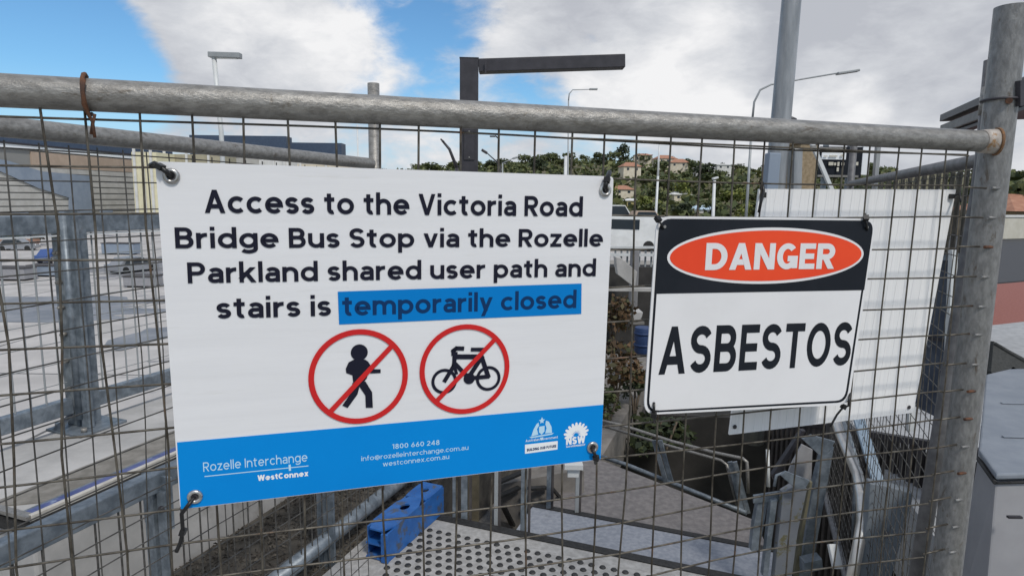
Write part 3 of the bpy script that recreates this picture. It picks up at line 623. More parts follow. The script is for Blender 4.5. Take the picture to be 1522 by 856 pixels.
lamp('street_lamp', 'small dark lamp with tilted head beside the double headed lamp', [vert(744, 262, 80, -6), P(744, 246, 80), P(722, 226, 80)], .1, (P(724, 228, 80), P(716, 223, 80)), DARK, hr=.45)
lamp('street_lamp', 'tiny flat armed lamp right of the double headed lamp', [vert(747, 262, 80, -6), P(747, 243, 80), P(764, 235, 80)], .08, (P(762, 236, 80), P(769, 234, 80)), GREYP, hr=.3)
lamp('street_lamp', 'dark curved lamp arm left of the dark angular post', [vert(682, 262, 40, -6), P(679, 250, 40), P(668, 222, 40), P(657, 209, 40)], .11, (P(660, 211, 40), P(655, 207, 40)), DARK, hr=.14)
lamp('flagpole', 'thin white pole rising above the houses on the hill', [vert(974, 320, 90, -6), P(978, 262, 90), P(980, 214, 90)], .16, None, PALEP, 'pole')
lamp('street_lamp', 'short white lamp post in front of the hill near the danger sign', [vert(1061, 330, 60, -6), P(1062, 268, 60)], .14, (P(1059, 266, 60), P(1067, 264, 60)), PALEP, hr=.25)
lamp('marker_pole', 'short white pole just above the big sign between mesh wires', [vert(841, 262, 50, -6), P(841, 232, 50)], .12, None, PALEP, 'pole')
lamp('marker_pole', 'faint thin mast left of the tall fence post', [vert(533, 246, 60, -6), P(531, 186, 60)], .07, None, PALEP, 'pole')
# flat headed lamp above the rail
t = thing('path_light', 'slim white path light with flat rectangular head above the left rail', 'lamp', vert(331, 260, 14, -6)); m = MB(); m.tube([vert(331, 260, 14, -6), P(329, 200, 14), P(318, 84, 14)], .05, 10); m.build('pole', PALEP, t)
m = MB(); m.beam(P(311, 82, 14), P(358, 83.5, 14), .16, .11); m.build('lamp_head', GREYP, t, .01); m = MB(); m.beam(P(316, 86.4, 14), P(352, 87.2, 14), .1, .02); m.build('diffuser', FWHT, t)
# dark angular gantry post
t = thing('angular_lamp_post', 'dark square section lamp post with long horizontal arm rising behind the rail', 'lamp post', vert(697, 300, 5.2, -.6))
a = vert(697.5, 300, 5.2, -.6); a.x = P(697.5, 250, 5.2).x; top = P(697.5, 90, 5.2)
m = MB(); m.beam(a, top, .145, .145, (1, .05, 0)); m.build('post', DARK, t, .004)
m = MB(); m.beam(P(711.8, 99.5, 5.2), P(927.5, 92.5, 5.2), .125, .098); m.build('arm', DARK, t, .004)
m = MB(); m.beam(P(740, 106.5, 5.2) , P(915, 101.5, 5.2), .07, .01); m.build('diffuser', mk('lamp lens', (.12, .12, .13), None, 1, .3), t)
# big galvanised street pole
m = MB(); m.beam(top + UP * .002, top + UP * .008, .15, .15, (1, .05, 0)); m.build('top_cap', mk('cap black', (.02, .02, .022), None, 1, .4), t)
m = MB(); q_ = P(722, 99.2, 5.11); m.beam(q_ + UP * .05, q_ - UP * .05, .012, .006); m.build('joint_cover', DARK, t)
q0 = P(697.5, 215, 5.12); m = MB(); m.beam(q0 + UP * .12, q0 - UP * .12, .085, .004, (1, .05, 0)); m.build('access_panel', DARK, t, .002)
for dz in (-.1, .1):
    m = MB(); m.tube([q0 + UP * dz, q0 + UP * dz + Vector((0, -.008, 0))], .007, 6); m.build('screw', GALV, t)
t = thing('street_pole', 'tall galvanised street pole rising out of the top of the photo', 'pole', vert(1150, 300, 4.6, -.2))
m = MB(); a = P(1150, 300, 4.6); c = P(1180, -40, 4.6); dd = (c - a) / (c.z - a.z); m.tube([a + dd * (-.2 - a.z), a, c, c + dd * 2.4], .078, 20, True, .056); m.build('pole', POLE, t)
m = MB(); m.beam(P(1149, 228, 4.42), P(1140, 330, 4.42), .085, .08); m.build('junction_box', GABLE, t, .006)
m = MB(); m.beam(P(1182, 222, 4.6), P(1179, 330, 4.6), .11, .06); m.build('service_channel', POLE, t, .004)
m = MB(); m.tube([P(1172, 176, 4.6), P(1182, 180, 4.6)], .02, 8); m.build('cable_gland', DARK, t)
# stone pier and sign board behind the rail
def vbox(m, px0, px1, py0, py1, d, dep):
    a = P(px0, py0, d); c = P(px1, py0, d); z0 = P(px0, py1, d).z; z1 = a.z
    return m.hexa([(a.x, a.y, z0), (c.x, c.y, z0), (c.x, c.y + dep, z0), (a.x, a.y + dep, z0), (a.x, a.y, z1), (c.x, c.y, z1), (c.x, c.y + dep, z1), (a.x, a.y + dep, z1)])
t = thing('stone_pier', 'tan sandstone pier immediately right of the street pole', 'pier', vert(1205, 300, 9, 0)); m = MB(); vbox(m, 1190, 1216, 214, 470, 9, .5); m.build('shaft', STONE, t, .01); m = MB(); vbox(m, 1187, 1219, 205, 213.5, 8.98, .55); m.build('cap', STONE, t, .01)
t = thing('street_sign', 'black street sign with a white strip and illegible white lettering on two posts', 'sign', vert(1250, 300, 8, 0))
m = MB(); vbox(m, 1220, 1283, 218, 264, 8, .03); m.build('board', BLACK, t)
m = MB(); vbox(m, 1222, 1258, 227, 237, 7.985, .012); m.build('strip', FWHT, t)
m = MB()
for xa, xb, ya, yb in ((1232, 1239, 241, 246), (1240, 1243, 242, 246), (1245, 1248, 241, 247), (1251, 1255, 242, 246), (1244, 1247, 249, 255), (1272, 1276, 241, 246), (1225, 1230, 231.5, 233), (1233, 1245, 231, 233), (1250, 1254, 230, 233)): vbox(m, xa, xb, ya, yb, 7.975 if ya > 238 else 7.965, .008)
m.build('lettering', CREAM, t)
m = MB(); vbox(m, 1216, 1258, 219, 222, 7.96, .02); vbox(m, 1216, 1276, 260, 263, 7.96, .02); m.build('frame_rail', GALV, t)
for xa in (1226, 1262):
    m = MB(); m.beam(vert(xa, 260, 8.08, -.1), P(xa + 2, 214, 8.08), .05, .05); m.build('post', GALV2, t)
t = thing('white_marker_board', 'narrow white panel standing right of the black street sign', 'panel', vert(1290, 300, 8.5, 0)); m = MB(); vbox(m, 1284, 1295, 214, 260, 8.5, .03); m.build('panel', FWHT, t); m = MB(); m.beam(vert(1303, 260, 8.5, -.1), P(1305, 216, 8.5), .06, .05); m.build('post', GREYP, t)
t = thing('diagonal_brace', 'pale diagonal steel brace crossing in front of the black street sign', 'brace', P(1236, 284, 5.5)); m = MB(); m.beam(P(1207, 214, 5.5), P(1240, 292, 5.5), .032, .03); m.build('bar', PALEP, t); m = MB(); m.beam(P(1205, 221, 5.45), P(1213, 221, 5.45), .02, .05); m.build('bracket', GALV, t)

# ---- bus shelter at right
sh = thing('bus_shelter', 'dark flat roofed bus shelter with bluish glass beyond the right fence corner', 'bus shelter', vert(1430, 300, 6.6, 0))
def SH(px, z, d): v = vert(px, 300, d, z); return v
pa = SH(1384, 2.62, 7.9); pb = pa - EV * 3.6
m = MB(); m.hexa([pa + UP * -.03, pb + UP * -.03, pb + RV * 1.9 + UP * -.03, pa + RV * 1.9 + UP * -.03, pa + UP * .05, pb + UP * .05, pb + RV * 1.9 + UP * .05, pa + RV * 1.9 + UP * .05]); m.build('roof', DARK, sh, .004)
m = MB(); m.beam(pa + Vector((.06, 0, -.12)), pb + Vector((.06, 0, -.12)), .08, .1); m.build('gutter_beam', mk('beam grey', (.12, .12, .12), (.17, .17, .17), 9, .5), sh, .01)
m = MB(); m.beam(pa + Vector((.10, 0, -.20)), pb + Vector((.10, 0, -.20)), .1, .03); m.build('soffit', DARK, sh)
for k_ in (0.55, 2.9):
    c = pa - EV * k_ + RV * .42; m = MB(); m.beam(Vector((c.x, c.y, -.02)), Vector((c.x, c.y, 2.45)), .07, .07); m.build('post', PALEP, sh)
t = thing('glass_screen', 'bluish glass screen with white posts glimpsed between the blank board and the right post', 'glass screen', P(1390, 620, 3.6))
BG = mk('blue glass', (.05, .065, .095), (.10, .12, .155), 5, .2, c3=(.30, .33, .38), s3=4, t3=.6, w3=.06)
m = MB(); m.prism([P(1352, 392, 3.6), P(1432, 384, 3.3), P(1432, 640, 3.3), P(1352, 600, 3.6)], (.003, .01, 0)); m.build('glass_pane', BG, t)
for x_ in (1356, 1409): m = MB(); m.beam(P(x_ + 8, 372, 3.3), P(x_ - 4, 640, 3.3), .03, .03, (1, 0, 0)); m.build('post', PALEP, t)
m = MB(); m.beam(P(1350, 388, 3.55), P(1436, 380, 3.28), .03, .03); m.build('top_rail', GALV2, t)
m = MB(); m.beam(P(1350, 500, 3.55), P(1436, 508, 3.28), .012, .02); m.build('mid_rail', DARK, t)
# pickets on the skyline right of the white board
t = thing('picket_fence', 'dull olive picket fence seen above the blank white board', 'fence', vert(1390, 300, 12, 0)); pp = None
for i in range(16):
    px = 1300 + i * 10.5; c = vert(px, 270, 12 - i * .12, 0); pk = MB(); pk.box((c.x - .03, c.y - .02, -.05), (c.x + .03, c.y + .02, 1.98 + .02 * i)); pk.build('picket', mk('olive picket', (.055, .055, .045), (.11, .108, .085), 5, .8), t)
c = vert(1300, 270, 12.05, 0); c2 = vert(1466, 270, 10.3, 0)
for z in (.5, 1.7): m = MB(); m.beam(Vector((c.x, c.y + .04, z)), Vector((c2.x, c2.y + .04, z)), .03, .09); m.build('rail', STONE, t)
# cream wall across the road
t = thing('boundary_wall', 'cream rendered wall with a rail along the far side of the road', 'wall', (20, 31, -.1)); a = vert(1440, 330, 31, 0); c = vert(1700, 330, 38, 0)
m = MB(); m.beam(Vector((a.x, a.y, .45)), Vector((c.x, c.y, .45)), .3, 1.1); m.build('panel', CREAM, t, .02); m = MB(); m.beam(Vector((a.x, a.y, 1.052)), Vector((c.x, c.y, 1.052)), .4, .1); m.build('coping', HWALL2, t)

# ---- raised road beyond the stairs, abutment, planting in the gap between the signs
a0 = yaw(850, 33); a1 = yaw(1180, 33); a2 = yaw(1180, 130); a3 = yaw(850, 130)
slab('raised_road', YARD, [(a0.x, a0.y), (a1.x, a1.y), (a2.x, a2.y), (a3.x, a3.y)], -6, -1.5)
ab = thing('abutment', 'near-black void backing with steel railing in the gap between the two signs', 'abutment', vert(950, 300, 14, -6))
DVOID = mk('dark void', (.03, .029, .028), (.055, .052, .05), 2, .9)  # near-black colour holds the shade of the void
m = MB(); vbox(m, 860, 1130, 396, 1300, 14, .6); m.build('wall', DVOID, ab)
m = MB(); vbox(m, 860, 1130, 365, 368.5, 14, .08); vbox(m, 860, 1130, 376, 380, 14, .08); m.build('rail', PALEP, ab)
for i in range(18):
    m = MB(); px = 905 + i * 9; vbox(m, px, px + 2.4, 368, 397, 14.1, .05); m.build('picket', GREYP, ab)
m = MB(); vbox(m, 940, 951, 372, 462, 13.2, .25); m.build('column', mk('grey column', (.20, .20, .21), (.26, .26, .27), 3, .9), ab, .02)
m = MB(); m.prism([P(915, 382, 12.8), P(924, 384, 12.8), P(947, 404, 12.8), P(944, 428, 12.8), P(918, 408, 12.8)], (0, .3, 0)); m.build('buttress', CONC, ab, .01)
m = MB(); vbox(m, 896, 985, 427, 433, 12.6, .1); m.build('ledge', CONC, ab, .01)
t = thing('rubble_block', 'pale concrete block just above the blue drum between the signs', 'block', P(948, 480, 8)); m = MB(); m.prism([P(941, 463, 8), P(956, 464, 8), P(954, 472, 8), P(949, 478, 8), P(941, 478, 8)], (0, .3, 0)); m.build('block', CONC, t, .01); m = MB(); vbox(m, 938, 958, 478.6, 482, 8, .3); m.build('footing', CONC2, t)
t = thing('blue_drum', 'blue plastic drum low in the gap between the signs', 'drum', P(955, 526, 7.5)); a = P(955, 524, 7.5); c = vert(955, 486, 7.5, 0); m = MB(); m.tube([a, Vector((a.x, a.y, P(955, 486, 7.5).z))], .105, 20); m.build('body', mk('dull blue plastic', (.015, .04, .12), (.025, .055, .15), 9, .6), t, .01)
for py in (495, 512): m = MB(); z_ = P(955, py, 7.5).z; m.tube([Vector((a.x, a.y, z_ - .012)), Vector((a.x, a.y, z_ + .012))], .113, 20); m.build('hoop', MATS['dull blue plastic'], t)
def shrub(px, py, d, w_, h_, mat, seed, label, n=420, size=.13):
    p = P(px, py, d); t = thing('shrub', label, 'shrub', (p.x, p.y, p.z - h_)); me = crown_mesh('foliage', n, mat, seed, size, (1, 1, 1), 7)
    o = D.objects.new('foliage', me); COL.objects.link(o); o.parent = t; o.location = (0, 0, h_); o.scale = (w_, w_, h_)
    for k_ in range(3):
        m = MB(); m.tube([(p.x, p.y, p.z - h_ * 1.6), (p.x + .1 * (k_ - 1) * w_, p.y, p.z - h_ * .6), (p.x + .35 * (k_ - 1) * w_, p.y + .1, p.z + h_ * .2)], .012, 5); m.build('stem', BARK, t)
shrub(912, 470, 6.8, .26, .30, LEAFO, 41, 'rusty brown shrub right beside the large sign edge, uppermost in the gap')
shrub(918, 540, 6.5, .34, .34, LEAFO, 42, 'brown shrub below the rusty one in the gap between the signs')
shrub(945, 572, 6.7, .30, .26, LEAF3, 43, 'blackish green shrub touching the danger sign lower left corner')
shrub(905, 600, 6.2, .28, .22, LEAF, 44, 'dark green shrub at the foot of the gap beside the blue footer')
shrub(985, 640, 6.6, .5, .34, LEAF3, 45, 'very dark shrub under the danger sign behind the stair handrail')
# behind the stair: near-black sheet standing in for the shaded void
m = MB(); m.prism([P(860, 610, 7.6), P(1500, 640, 6.0), P(1500, 1000, 6.0), P(860, 1000, 7.6)], (0, 1.2, 0)); struct('void_sheet', m, DVOID)

# ---- dark slatted screen at the right of the stairs
sc = thing('slatted_screen', 'dark vertical slat screen beside the stairs in the lower right', 'screen', vert(1400, 300, 3.2, -1))
sa = P(1150, 640, 5.0); sb = P(1500, 560, 3.05); sv = Vector((sb.x - sa.x, sb.y - sa.y, 0)); L_ = sv.length; sv.normalize(); sn = Vector((sv.y, -sv.x, 0))
zt = lambda k_: -.16 + (.50) * k_
m = MB(); p0 = Vector((sa.x, sa.y, 0)); p1 = p0 + sv * L_
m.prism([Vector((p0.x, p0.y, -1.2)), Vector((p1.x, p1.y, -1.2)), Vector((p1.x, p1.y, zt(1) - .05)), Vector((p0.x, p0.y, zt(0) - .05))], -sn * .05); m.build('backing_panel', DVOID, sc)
n = int(L_ / .062)
for i in range(n):
    k_ = i / n; c = p0 + sv * (L_ * k_) + sn * .03; m = MB(); m.beam(Vector((c.x, c.y, -1.15)), Vector((c.x, c.y, zt(k_))), .028, .03, sv); m.build('slat', DARKV, sc)
m = MB(); m.beam(p0 + UP * (zt(0) + .02) + sn * .03, p1 + UP * (zt(1) + .02) + sn * .03, .06, .035); m.build('top_rail', DARK, sc)

# ---- stair handrail loops over the lower landing
def hr(d0, d1, pts): n = len(pts); return [P(x, y, d0 + (d1 - d0) * (x - pts[0][0]) / max(1, pts[-1][0] - pts[0][0])) for x, y in pts]
t = thing('stair_handrail', 'thin galvanised handrail loop beyond the lower landing under the danger sign', 'handrail', G(1000, 727, -.34))
m = MB(); m.tube(hr(4.6, 3.9, [(880, 622), (925, 632), (1000, 656), (1060, 672), (1104, 681), (1110, 686), (1111, 700), (1112, 732)]), .011, 10); m.build('top_rail', GALV, t)
m = MB(); m.tube(hr(4.7, 4.0, [(900, 634), (1000, 664), (1072, 684), (1080, 690), (1100, 770)]), .010, 10); m.build('mid_rail', GALV, t)
m = MB(); m.tube(hr(4.68, 3.93, [(880, 674), (930, 690), (1010, 722), (1110, 762)]), .016, 10); m.build('bottom_rail', GALV2, t)
for x0_, x1_ in ((972, 990), (981, 998), (1085, 1104), (1092, 1112)):
    m = MB(); m.beam(P(x0_, 654 if x0_ < 1000 else 686, 4.35 if x0_ < 1000 else 4.0), P(x1_, 716 if x0_ < 1000 else 762, 4.3 if x0_ < 1000 else 3.98), .018, .03); m.build('post', GALV2, t)
m = MB(); m.tube([P(1141, 668, 3.9), P(1142, 723, 3.85)], .012, 8); m.build('post', PALEP, t)

# ---- balustrade on the near edge of the stairs: pale posts below the big sign
t = thing('stair_balustrade', 'row of pale galvanised balusters below the large sign at the stair head', 'balustrade', ER(s_edge, G(700, 772)[0] * 0 + rStair, 0))
for px, yb, wpx, zb in ((690, 771, 10, 0), (675, 769, 5, 0), (737, 780, 6, 0), (778, 785, 10, 0), (815, 756, 7, -.17), (857, 762, 6, -.17)):
    p = G(px, yb, zb); w_ = wpx / FPX * p.y; m = MB(); m.beam(Vector((p.x, p.y, zb - .05)), Vector((p.x, p.y, .93)), w_, .012, (1, 0, 0)); m.build('post', GALV2 if wpx != 6 else GREYP, t, .001)
    m = MB(); m.beam(Vector((p.x + w_ * .9, p.y + .03, zb - .05)), Vector((p.x + w_ * .9, p.y + .03, .93)), .012, .05, (1, 0, 0)); m.build('post_web', DARKV, t)
pL = G(675, 769); pR = G(862, 790, 0)
m = MB(); m.beam(Vector((pL.x, pL.y, .95)), Vector((pR.x, pR.y, .95)), .05, .05); m.build('top_rail', GALV, t)
m = MB(); p = P(852, 697, 3.25); m.beam(p + Vector((-.05, 0, .02)), p + Vector((.05, 0, .02)), .05, .03); m.beam(p + Vector((-.03, .01, -.02)), p + Vector((.03, .01, -.02)), .03, .05); m.build('bracket', PALEP, t, .002)
t = thing('stair_stringer', 'brown zigzag stringer panels behind the pale balusters', 'stringer', ER(4, rStair - .6, -1.1))
for (x0_, y0_, x1_, y1_) in ((742, 716, 775, 702), (742, 737, 772, 724), (785, 726, 812, 724), (786, 745, 808, 748), (818, 722, 850, 760), (748, 752, 762, 780)):
    m = MB(); m.beam(P(x0_, y0_, 3.9), P(x1_, y1_, 4.0), .04, .016); m.build('edge', NOSE, t)
m = MB(); m.prism([P(742, 720, 4.02), P(850, 700, 4.02), P(868, 700, 4.02), P(868, 800, 4.02), P(735, 800, 4.02)], (0, .05, 0)); m.build('panel', CONC2, t)
m = MB(); vbox(m, 690, 712, 700, 790, 3.95, .05); m.build('post_panel', mk('olive brown', (.09, .08, .055), (.13, .115, .08), 14, .8), t)

# ---- kerb parapet at left with capping strips
kc = G(155, 723, .46); ks, kr = toER(kc); K = lambda s, r, z: ER(s, r, z)
kn = toER(G(50, 772, .46))[0]
kb = thing('concrete_kerb', 'broad pale concrete kerb with blue and white edge strips at lower left', 'kerb', K(kn, kr, -.62))
kl = toER(G(-40, 748, .46))
slab_ = MB(); slab_.prism([K(kn, kr, .46), K(kn + 9, kr, .46), K(kn + 9, kr - .78, .46), K(kl[0] - .25, kr - .78, .46), K(kl[0], kl[1], .46)], (0, 0, -6.4)); slab_.build('body', CONC, kb, .01)
edge = [K(kn - .004, kr, 0), K(kn + 9, kr, 0)]
def strip(nm, off, z, w_, h_, mat): m = MB(); m.beam(K(kn, kr + off, z), K(kn + 9, kr + off, z), w_, h_); m.build(nm, mat, kb, .002)
strip('blue_strip', -.035, .4665, .034, .012, mk('indigo strip', (.05, .07, .20), (.10, .12, .28), 12, .4, 0, 0, c3=(.25, .3, .42), s3=7, t3=.58, w3=.05))
m = MB(); m.prism([K(kn + .1, kr - .075, .4635), K(kn + 9, kr - .075, .4635), K(kn + 9, kr - .25, .4635), K(kn - .02, kr - .25, .4635)], (0, 0, -.003)); m.build('bevel_shade_band', mk('shaded bevel concrete', (.17, .16, .14), (.26, .245, .22), 14, .9, 0, .8, c3=(.30, .29, .27), s3=9, t3=.6, w3=.1), kb)  # flat band; darker tone paints the shade of the sloped inner face
strip('steel_strip', -.060, .4655, .016, .010, GALV2)
strip('white_strip', -.006, .463, .020, .022, mk('cream strip', (.55, .53, .48), (.42, .40, .36), 10, .6))
strip('black_strip', .006, .435, .02, .03, NOSE)
strip('lower_angle', .012, .40, .03, .03, mk('bronze angle', (.14, .125, .105), (.2, .18, .15), 16, .6))
m = MB(); m.beam(K(kl[0], kl[1], .466), K(kn, kr, .466), .03, .014); m.build('end_strip', GALV, kb); m = MB(); m.beam(K(kl[0] - .01, kl[1], .43), K(kn - .01, kr, .43), .03, .035); m.build('end_angle', NOSE, kb)
slab('gravel_bed', mk('dark bed', (.05, .045, .038), (.10, .09, .075), 9, .95), [q(1.0, kr + .004), q(s_edge + 2.2, kr + .004), q(s_edge + 2.2, rL - .01), q(1.0, rL - .01)], -.6, -.06)
gm = MB(); gr = random.Random(77)
for i in range(5200):
    sg_, rg_ = gr.uniform(1.6, s_edge + 2.1), kr + .02 + (rL - kr - .05) * gr.random(); c_ = ER(sg_, rg_, -.06 + gr.uniform(0, .018)); z_ = gr.uniform(.006, .02)
    if gr.random() < .16: a_ = gr.uniform(0, 3.1); dv = Vector((math.cos(a_), math.sin(a_), gr.uniform(-.1, .3))) * gr.uniform(.03, .10); nv = Vector((-dv.y, dv.x, 0)).normalized() * .003; gm.add([c_ - dv, c_ + nv, c_ + dv, c_ - nv + UP * .004], [(0, 1, 3), (1, 2, 3), (0, 3, 2), (0, 2, 1)])
    else: p_ = [c_ + Vector((gr.uniform(-1, 1), gr.uniform(-1, 1), 0)) * z_ for _ in range(3)] + [c_ + UP * z_ * gr.uniform(.5, 1)]; gm.add(p_, [(0, 1, 3), (1, 2, 3), (2, 0, 3)])
tag(gm.build('gravel', mk('brown gravel', (.035, .03, .026), (.12, .105, .085), 30, .9), None), 'brown gravel and twigs between the kerb and the stair landing', 'gravel', kind='stuff')
# ---- steel barrier on the kerb
pb_ = G(130, 634, .46); bs_, br_ = toER(pb_)
ba = thing('kerb_barrier', 'blue grey galvanised barrier with bolted post standing on the concrete kerb', 'barrier', pb_)
def bpost(s):
    c = K(s, br_, 0); A = lambda dr, ds, z: K(s + ds, br_ + dr, z)
    m = MB(); m.beam(A(-.045, -.03, .475), A(-.045, -.03, 1.50), .085, .012, RV); m.build('post_flange', GALV2, ba, .002)
    m = MB(); m.beam(A(.0, .02, .475), A(.0, .02, 1.49), .012, .10, RV); m.build('post_web', DARKV if False else GALV2, ba)
    m = MB(); m.beam(A(.052, -.03, .475), A(.052, -.03, 1.52), .05, .03, RV); m.build('post_flange', GALV2, ba, .004)
    m = MB(); m.tube([A(.02, -.045, .52), A(.02, -.045, 1.50)], .019, 12); m.build('conduit', GALV2, ba)
    m = MB(); m.beam(A(-.0, 0, .4605), A(0, 0, .474), .24, .24, RV); m.build('base_plate', GALV2, ba, .003)
    m = MB(); m.prism([A(-.075, -.12, .476), A(-.03, -.12, .476), A(-.03, -.04, .56)], RV * .02); m.build('gusset', GALV2, ba)
    for z in (.55, .66, .80, .93, 1.06, 1.18, 1.32, 1.40):
        m = MB(); q_ = A(-.045, -.036, z); m.tube([q_, q_ - EV * .018], .012, 6); m.tube([q_, q_ - EV * .028], .006, 6); m.build('bolt', GALV, ba)
    for dr in (-.09, .09): m = MB(); q_ = A(dr, -.08, .474); m.tube([q_, q_ + UP * .02], .014, 6); m.build('bolt', GALV, ba)
for k_ in (-1.9, 0, 1.9, 3.8, 5.7): bpost(bs_ + k_)
for a_, b2_ in ((-1.84, -.06), (.07, 1.84), (1.97, 3.74), (3.87, 5.64)):
    m = MB(); m.beam(K(bs_ + a_, br_ - .02, 1.455), K(bs_ + b2_, br_ - .02, 1.455), .05, .085); m.build('top_rail', GALV2, ba, .005)
    m = MB(); m.beam(K(bs_ + a_, br_ - .02, 1.403), K(bs_ + b2_, br_ - .02, 1.403), .07, .006); m.build('rail_lip', PALEP, ba)
    m = MB(); m.beam(K(bs_ + a_, br_ - .02, .585), K(bs_ + b2_, br_ - .02, .585), .05, .075); m.build('bottom_rail', GALV2, ba, .005)
    n = int((b2_ - a_) / .068)
    for i in range(n):
        s = bs_ + a_ + .04 + i * .068; m = MB(); m.tube([K(s, br_ - .02, .62), K(s, br_ - .02, 1.41)], .0045, 6, False); m.build('bar', GREYP, ba)
    for j in range(7):
        z = .70 + j * .1; m = MB(); m.tube([K(bs_ + a_, br_ - .03, z), K(bs_ + b2_, br_ - .03, z)], .0022, 5, False); m.build('cross_wire', GREYP, ba)
# ---- lower handrail in front of the kerb
la = yaw(200, 1.88); ls, lr = toER(Vector((la.x, la.y, 0)))
lh = thing('lower_balustrade', 'galvanised flat rail balustrade running down beside the kerb at lower left', 'balustrade', K(ls, lr, 0))
m = MB(); m.beam(K(ls - 1.6, lr, .71), K(ls + 3, lr, .71), .045, .062); m.build('top_rail', GALV2, lh, .004)
m = MB(); m.tube([K(ls + .1, lr, .07), K(ls + 3, lr, .07)], .036, 14); m.build('bottom_rail', GALV2, lh)
for k_ in (-.9, 0, .84, 1.7, 2.5):
    s = ls + k_
    for dr, w_ in ((-.028, .03), (.03, .034)):
        m = MB(); m.beam(K(s, lr + dr, -.3), K(s, lr + dr, .685), w_, .012, RV); m.build('post', GALV2, lh, .002)
    m = MB(); m.beam(K(s + .01, lr, .56), K(s + .01, lr, .73), .12, .01, RV); m.build('fixing_plate', GALV2, lh, .002)
    m = MB(); m.beam(K(s + .012, lr, -.3), K(s + .012, lr, .685), .01, .05, RV); m.build('post_web', GALV2, lh)
    m = MB(); q_ = K(s, lr + .035, .63); m.tube([q_, q_ - EV * .014], .010, 6); m.build('bolt', DARK, lh)
for i in range(60):
    s = ls - 1.5 + i * .072; m = MB(); m.tube([K(s, lr + .01, .06), K(s, lr + .01, .685)], .0032, 5, False); m.build('bar', WIRE2, lh)
# ---- blue hollow steel section lying on the landing
t = thing('blue_steel_beam', 'short hollow blue steel beam with two holes lying on the tactile paving', 'steel beam', G(575, 836, 0))
n0 = G(577, 836, .004); fr = (G(652, 768, .004) - n0).normalized(); fl = Vector((-fr.y, fr.x, 0)); Ln = .50; Wb, Hb, th = .125, .135, .008
B_ = lambda l, w_, h_: n0 + fr * l + fl * w_ + UP * h_
def bb(m, l0, l1, w0_, w1_, h0, h1): m.hexa([B_(l0, w0_, h0), B_(l1, w0_, h0), B_(l1, w1_, h0), B_(l0, w1_, h0), B_(l0, w0_, h1), B_(l1, w0_, h1), B_(l1, w1_, h1), B_(l0, w1_, h1)])
m = MB(); bb(m, 0, Ln, 0, th, 0, Hb); bb(m, 0.02, Ln, Wb - th, Wb, 0, Hb); bb(m, 0, Ln, th, Wb - th, 0, th); bb(m, .0, Ln, th, Wb - th, .066, .074); m.build('walls', BSTEEL, t)
# top plate with two slots
m = MB()
holes = [(.27, .06), (.62, .06)]; prev = 0; zt0, zt1 = Hb + .0005, Hb + .0085
def plate_with_hole(m, l0, l1, hc, hw, rx, ry):
    k = 16; outer = []
    for i in range(k):
        a = 2 * math.pi * i / k + math.pi / k; c_, s_ = math.cos(a), math.sin(a); sc_ = min(((l1 - l0) / 2) / max(abs(c_), 1e-6), (Wb / 2) / max(abs(s_), 1e-6)); outer.append(((l0 + l1) / 2 + c_ * sc_, Wb / 2 + s_ * sc_))
    inner = [(hc + rx * math.cos(2 * math.pi * i / k + math.pi / k), hw + ry * math.sin(2 * math.pi * i / k + math.pi / k)) for i in range(k)]
    vs = [B_(a, b2, z) for z in (zt1, zt0) for a, b2 in outer + inner]
    fs = []
    for i in range(k):
        j = (i + 1) % k; fs += [(i, j, k + j, k + i), (2 * k + i, 3 * k + i, 3 * k + j, 2 * k + j), (k + i, k + j, 3 * k + j, 3 * k + i), (i, 2 * k + i, 2 * k + j, j)]
    m.add(vs, fs)
plate_with_hole(m, 0, .33, .23, .06, .030, .022); plate_with_hole(m, .331, Ln, .42, .06, .022, .016); m.build('top_plate', BSTEEL, t)
m = MB(); bb(m, -.012, .0, -.004, .03, 0, Hb); m.build('end_lip', BSTEEL, t, .002)

# ---- steel post cluster, stainless handrail and grey plate at the foot of the right fence
t = thing('stainless_handrail', 'curved stainless handrail sweeping down beside the grey plate at lower right', 'handrail', P(1268, 856, 2.3))
m = MB(); m.tube([P(x, y, d) for x, y, d in ((1238, 610, 2.75), (1247, 640, 2.65), (1262, 675, 2.5), (1275, 705, 2.4), (1281, 740, 2.3), (1282, 775, 2.25), (1275, 815, 2.2), (1264, 870, 2.15))], .021, 16); m.build('rail', SILV, t)
m = MB(); m.tube([P(x, y, d) for x, y, d in ((1247, 612, 2.85), (1262, 650, 2.7), (1274, 690, 2.55), (1272, 730, 2.5), (1270, 800, 2.5))], .012, 10); m.build('lower_rail', GALV2, t)
m = MB(); m.beam(P(1237, 808, 2.3), P(1245, 845, 2.25), .035, .02, (1, 0, 0)); m.build('bracket', PALEP, t, .003)
t = thing('grey_plate', 'blue grey folded steel plate with pointed top beside the curved handrail', 'steel plate', P(1310, 900, 2.2))
m = MB(); m.prism([P(1293, 718, 2.2), P(1318, 722, 2.2), P(1356, 733, 2.2), P(1353, 752, 2.2), P(1322, 870, 2.2), P(1268, 900, 2.2), P(1290, 770, 2.2)], (0.01, .05, 0)); m.build('plate', mk('plate grey', (.15, .175, .20), (.20, .225, .25), 10, .6, .1, .2), t, .003)
m = MB(); m.beam(P(1272, 608, 2.6), P(1307, 722, 2.27), .045, .012, (1, 0, 0)); m.build('strut', mk('blue grey strut', (.22, .29, .36), (.28, .35, .42), 10, .5, .2), t, .002)
m = MB(); m.tube([P(1318, 794, 2.19), P(1318, 794, 2.17)], .012, 10); m.build('bolt', DARK, t)
t = thing('steel_post_cluster', 'cluster of leaning galvanised posts with cap plates at the right stair edge', 'posts', P(1180, 856, 2.4))
